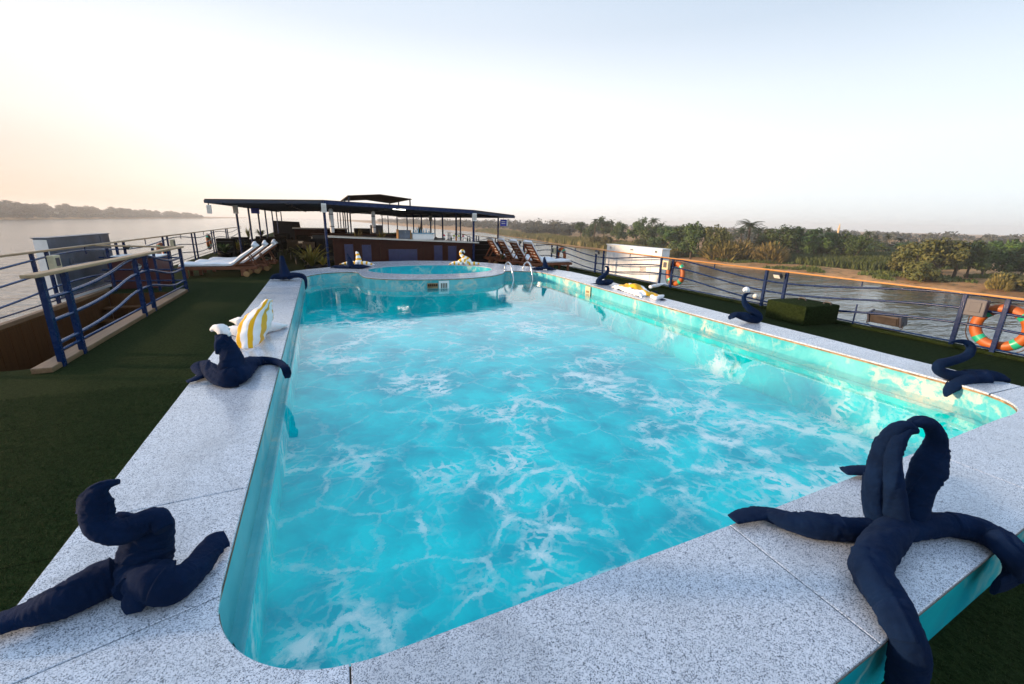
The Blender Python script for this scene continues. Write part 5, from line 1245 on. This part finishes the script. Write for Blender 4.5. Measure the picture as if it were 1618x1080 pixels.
for k_, m_, v_ in (('round', 'leaf_dark', 5), ('round', 'leaf_olive', 3), ('round', 'leaf_lime', 1), ('tall', 'leaf_dark', 3), ('bush', 'leaf_dark', 3), ('bush', 'leaf_olive', 2), ('plume', 'leaf_gold', 2), ('palm', 'leaf_palm', 4), ('round', 'leaf_hazy', 4), ('tall', 'leaf_hazy', 2), ('palm', 'leaf_hazy', 2)): proto(k_, m_, v_)
cnt = [0]
def plant_tree(x, y, z, h_, wd, kind, mat, label, name, cat='tree', grp='trees on the right bank', crown='crown'):
    cnt[0] += 1; pr_ = PROTO[(kind, mat)]; cm, tm = pr_[cnt[0] % len(pr_)]
    t = thing(name, label, cat, (x, y, z), grp); t.rotation_euler = (0, 0, cnt[0] * 1.7)
    for nm, me in ((crown, cm), ('trunk', tm)):
        o = bpy.data.objects.new(nm, me); COL.objects.link(o); o.parent = t
        o.scale = (wd, wd, h_)
    return t
K = 1.354
TREES = [
(102.1,211.4,3.8,11.3,'h','hazy bushy tree far along the right bank, first from the canopy'),(113.5,214.4,4.3,10.3,'h','hazy bushy tree far along the right bank, second from the canopy'),(109.7,188.1,5.0,9.2,'h','hazy grey green tree behind the reeds far along the right bank'),
(99.9,159.8,6.4,7.2,'t','tall dark tree rising above the reed bed farthest from the camera'),(101.0,154.3,5.7,6.2,'r','round dark tree between the reed bed and the leaning palm'),(100.2,143.7,8.7,8.3,'t','tallest dark tree of the distant clump with palms on both sides'),(95.6,143.3,7.9,4.3,'p','palm on the left side of the tallest distant tree'),(100.2,138.9,7.6,2.9,'p','slim palm on the right side of the tallest distant tree'),(96.9,129.8,6.5,5.8,'r','round tree above the small clay hut'),(86.0,121.5,4.2,4.2,'bo','olive bush beside the small clay hut'),(87.6,129.4,4.2,3.9,'bo','brownish bush in front of the tallest distant tree'),
(92.1,114.4,8.2,6.5,'t','tall dark tree with a knob top left above the white tank'),(92.6,107.7,8.2,3.9,'p','tall bushy palm above the middle of the white tank'),(90.2,101.7,6.9,3.0,'p','shorter palm above the right part of the white tank'),(88.6,104.7,6.0,5.6,'r','dark tree below the two palms over the white tank'),(88.7,96.2,5.6,6.4,'r','low round tree above the right end of the white tank'),(79.2,96.7,4.1,4.1,'bo','olive bush just over the white tank lid'),(80.7,91.6,4.3,4.6,'b','dark green bush just over the right part of the white tank lid'),(79.4,82.7,4.0,5.5,'b','broad green bush right of the white tank at the sand edge'),(79.7,78.6,6.4,5.7,'r','big round dark tree right of the white tank'),(90.5,93.5,5.9,5.2,'r','dark tree behind the big round one right of the tank'),
(82.0,74.6,6.0,4.6,'ro','olive tree left of the golden thicket'),(92.1,81.5,5.2,4.5,'y','bright yellow green tree behind the golden thicket'),(77.9,68.2,3.6,6.7,'g','left half of the golden thicket on the sand bank'),(80.8,66.3,4.0,6.1,'g','right half of the golden thicket on the sand bank'),(91.5,73.5,7.6,6.6,'p','largest palm with spreading fronds above the golden thicket'),(93.8,77.2,6.0,4.0,'p','palm left of the largest palm'),(96.3,74.9,6.1,4.0,'p','palm right of the largest palm'),
(94.5,71.3,5.5,5.3,'ro','olive tree below the right side of the largest palm'),(94.5,67.8,6.2,6.9,'r','broad dark tree right of the largest palm'),(97.9,65.6,5.9,6.3,'r','second broad dark tree right of the largest palm'),(100.1,63.6,5.8,6.2,'r','third broad dark tree right of the largest palm'),(82.0,60.2,3.6,4.8,'g','golden pink reed thicket before the dark trees'),(104.2,63.1,4.8,5.1,'r','dark tree left of the thin tower'),(103.8,59.9,5.3,5.0,'r','dark tree right in front of the thin tower'),(103.6,56.9,4.8,4.6,'r','last dark tree of the row right of the thin tower'),
(121.7,74.4,6.6,2.3,'p','lone small palm standing above the dark trees left of the tower'),(136.4,72.9,6.0,2.8,'p','leftmost of the small palms right of the tower'),(135.8,70.8,5.2,2.6,'p','second small palm right of the tower'),(140.4,70.3,5.3,2.4,'p','third small palm right of the tower'),(141.8,67.9,4.6,2.7,'p','rightmost of the small palms right of the tower'),(134.3,68.8,3.4,6.7,'r','low tree under the small palms right of the tower'),(141.4,65.9,3.4,6.7,'r','low tree behind the field under the rightmost small palm'),
(92.5,42.8,4.1,4.4,'ro','olive bushy tree at the right end of the crop field'),(89.4,39.6,4.6,5.4,'ro','broad olive tree above the nearest life ring post'),(89.3,36.9,4.9,5.6,'ro','tallest olive tree above the nearest life ring'),(85.8,36.8,3.6,4.9,'bo','brownish bush in front of the broad olive tree'),(91.4,35.6,4.4,5.2,'p','palm with drooping fronds before the tallest olive tree'),(93.9,35.0,4.7,4.8,'r','dark tree right of the drooping palm'),(100.0,35.5,4.1,4.2,'r','dark low tree above the nearest life ring, right of the palm'),(110.7,37.1,4.8,5.2,'r','bluish dark tree on the rise near the right picture edge'),(101.9,33.3,3.7,4.5,'r','dark tree below the rise at the right picture edge'),(101.9,31.6,3.9,4.6,'r','dark tree cut by the right picture edge'),(86.9,27.7,2.2,4.2,'bo','green shrub low on the bank at the right picture edge'),(85.0,28.1,1.3,1.9,'g','small golden tuft beside the shrub at the right picture edge'),
]
KIND = {'h': ('round', 'leaf_hazy', 'distant_tree'), 't': ('tall', 'leaf_dark', 'tree'), 'r': ('round', 'leaf_dark', 'broadleaf_tree'), 'ro': ('round', 'leaf_olive', 'broadleaf_tree'), 'y': ('round', 'leaf_lime', 'broadleaf_tree'), 'b': ('bush', 'leaf_dark', 'bush'), 'bo': ('bush', 'leaf_olive', 'bush'), 'g': ('plume', 'leaf_gold', 'reed_thicket'), 'p': ('palm', 'leaf_palm', 'palm_tree')}
for x, y, h_, wd, k_, lab in TREES:
    kd, mt, nm = KIND[k_]; q_ = K * (1.07 if k_ in ('g', 'b', 'bo') and 55 < y < 100 else 1.0); x *= q_; y *= q_; g_ = gz(x, y); top = -7.0 + h_ * q_ * (1.34 if k_ == 'p' else 1.16 if k_ in ('r', 't', 'ro') else 1.05)
    hh = max(top - g_, 1.2) * (1.04 if k_ != 'p' else 1.0); ww = wd * K * (1.22 if k_ != 'p' else 1.75)
    plant_tree(x, y, g_ - .05, hh, ww, kd, mt, lab, nm, 'palm' if k_ == 'p' else ('bush' if k_ in ('b', 'bo', 'g') else 'tree'))
# distant woods: single trees on the far left shore
rnd = random.Random(21)
for i in range(84):
    y = 480 + (i / 83) ** 1.25 * 1050 + rnd.uniform(-6, 6); x = interp(y, SHORE_L) - 12 - rnd.random() * 45
    hh = interp(y, [(480, 20), (640, 20), (900, 20), (1200, 18), (1600, 13)]) * rnd.uniform(.7, 1.1)
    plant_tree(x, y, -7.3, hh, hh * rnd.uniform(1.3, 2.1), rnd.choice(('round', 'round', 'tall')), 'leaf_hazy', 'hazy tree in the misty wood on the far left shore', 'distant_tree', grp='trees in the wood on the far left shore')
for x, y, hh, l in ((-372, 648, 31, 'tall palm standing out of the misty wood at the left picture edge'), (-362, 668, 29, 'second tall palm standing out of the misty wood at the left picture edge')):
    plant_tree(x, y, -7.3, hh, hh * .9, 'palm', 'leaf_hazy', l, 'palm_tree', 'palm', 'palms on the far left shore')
# hazy woods ahead, seen between the canopy columns and behind the reeds: one mass
b = MB(); rnd = random.Random(5)
for i in range(230):
    t_ = i / 229; y = 300 + t_ * 900; x = interp(y, SHORE_R) + 45 + rnd.uniform(-15, 60); hh = rnd.uniform(6, 12.5)
    L = [(x + rnd.uniform(-6, 6), y + rnd.uniform(-6, 6), gz(x, y) + hh * rnd.uniform(.3, .72), hh * rnd.uniform(.25, .42), .9) for _ in range(4)]
    leafcloud(b, rnd, L, 170, 1.1)
for i in range(150):
    y = 470 + (i / 149) ** 1.2 * 1080; x = interp(y, SHORE_L) - 8 - rnd.random() * 12; hh = rnd.uniform(6, 12)
    leafcloud(b, rnd, [(x + rnd.uniform(-5, 5), y + rnd.uniform(-5, 5), -7.6 + hh * .4, hh * .5, .85) for _ in range(2)], 90, 1.2)
for i in range(170):
    y = rnd.uniform(-60, 330); x = interp(y, SHORE_R) + rnd.uniform(110, 330); hh = rnd.uniform(3, 5.5)
    leafcloud(b, rnd, [(x + rnd.uniform(-5, 5), y + rnd.uniform(-5, 5), gz(x, y) + hh * rnd.uniform(.3, .6), hh * rnd.uniform(.3, .5), .9) for _ in range(3)], 150, .9)
for i in range(170):
    y = -250 + (i / 169) * 900; x = interp(y, SHORE_R) + rnd.uniform(330, 620); hh = rnd.uniform(5.5, 9.5)
    leafcloud(b, rnd, [(x + rnd.uniform(-12, 12), y + rnd.uniform(-12, 12), gz(x, y) + hh * rnd.uniform(.3, .6), hh * rnd.uniform(.4, .7), .75) for _ in range(3)], 110, 1.6)
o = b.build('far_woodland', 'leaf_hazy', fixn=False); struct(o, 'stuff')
# reed bed along the water, crops, tufts on the sand
def blades(name, mat, n, place, hfun, wfun, seed, lean=.25):
    rnd = random.Random(seed); b = MB()
    for i in range(n):
        x, y = place(rnd); z = gz(x, y); h_ = hfun(rnd, x, y); w_ = wfun(rnd); a = rnd.uniform(0, 6.28); ux, uy = math.cos(a) * w_, math.sin(a) * w_
        lx, ly = rnd.uniform(-1, 1) * h_ * lean, rnd.uniform(-1, 1) * h_ * lean
        b.add([(x - ux, y - uy, z - .1), (x + ux, y + uy, z - .1), (x + lx * .5 + ux * .9, y + ly * .5 + uy * .9, z + h_ * .65), (x + lx, y + ly, z + h_), (x + lx * .5 - ux * .9, y + ly * .5 - uy * .9, z + h_ * .65)], [(0, 1, 2, 3, 4)])
    return struct(b.build(name, mat, fixn=False), 'stuff')
def pl_reed(r_):
    y = 112 + (r_.random() ** 1.3) * 330; u = 1.0 + abs(r_.gauss(0, 1)) * 7; return interp(y, SHORE_R) + u, y
blades('reed_bed', 'reed', 26000, pl_reed, lambda r_, x, y: (2.4 + 1.5 * noise.noise((x * .12, y * .07, 1))) * r_.uniform(.7, 1.15), lambda r_: r_.uniform(.10, .24), 3)
def pl_crop(r_):
    y = r_.uniform(60, 98); return 118 + r_.uniform(0, 48) + (98 - y) * .15, y
blades('crop_field', 'crop', 16000, pl_crop, lambda r_, x, y: 2.1 * r_.uniform(.7, 1.15), lambda r_: r_.uniform(.10, .22), 4, .4)
def pl_tuft(r_):
    while True:
        y = r_.uniform(5, 112); u = r_.uniform(2.5, 38); x = interp(y, SHORE_R) + u
        if noise.noise((x * .11, y * .11, 9)) + .25 * noise.noise((x * .4, y * .4, 2)) > .12 + .1 * (u < 8): return x, y
blades('shore_grass', 'crop', 15000, pl_tuft, lambda r_, x, y: r_.uniform(.25, .85), lambda r_: r_.uniform(.05, .14), 6, .5)
# clay hut and thin tower
t = thing('clay_hut', 'small orange clay hut among bushes on the far right bank', 'hut', (121, 166, gz(121, 166)))
z0 = gz(121, 166)
MB().box((121, 166, z0 + 1.3), (4.6, 3.6, 3.0), bev=.1).build('wall', 'clay_brick', t); MB().box((121, 166, z0 + 2.9), (5.0, 4.0, .25), bev=.05).build('roof', 'clay_brick', t)
MB().box((120.4, 164.16, z0 + .95), (.9, .06, 1.8)).build('door', 'bark', t)
t = thing('thin_tower', 'thin pale minaret tower rising behind the dark trees on the right', 'tower', (331, 196, -7))
P = [(.8, 0), (.8, 5.0), (.65, 5.2), (.55, 9.0)]
MB().lathe(P, (331, 196, -7), 12).build('shaft', 'minaret_stone', t); MB().lathe([(.55, 0), (.85, .3), (.85, .6), (.5, .7), (.42, 2.2), (.22, 3.0), (.04, 4.0)], (331, 196, 2.0), 12).build('spire', 'minaret_stone', t)

# ================================================================== HAZE
hz = MB(); hz.box((0, 1500, 9.5), (6000, 5000, 41)); ho = hz.build('haze', None, fixn=False); struct(ho, 'stuff')
hm = bpy.data.materials.new('haze_air'); hm.use_nodes = True; tn = hm.node_tree; tn.nodes.clear()
pv = tn.nodes.new('ShaderNodeVolumePrincipled'); pv.inputs['Color'].default_value = (.99, .99, .99, 1); pv.inputs['Density'].default_value = .00036; pv.inputs['Anisotropy'].default_value = .2
om = tn.nodes.new('ShaderNodeOutputMaterial'); tn.links.new(pv.outputs[0], om.inputs['Volume']); ho.data.materials.append(hm)
print('objects', len(S.objects))
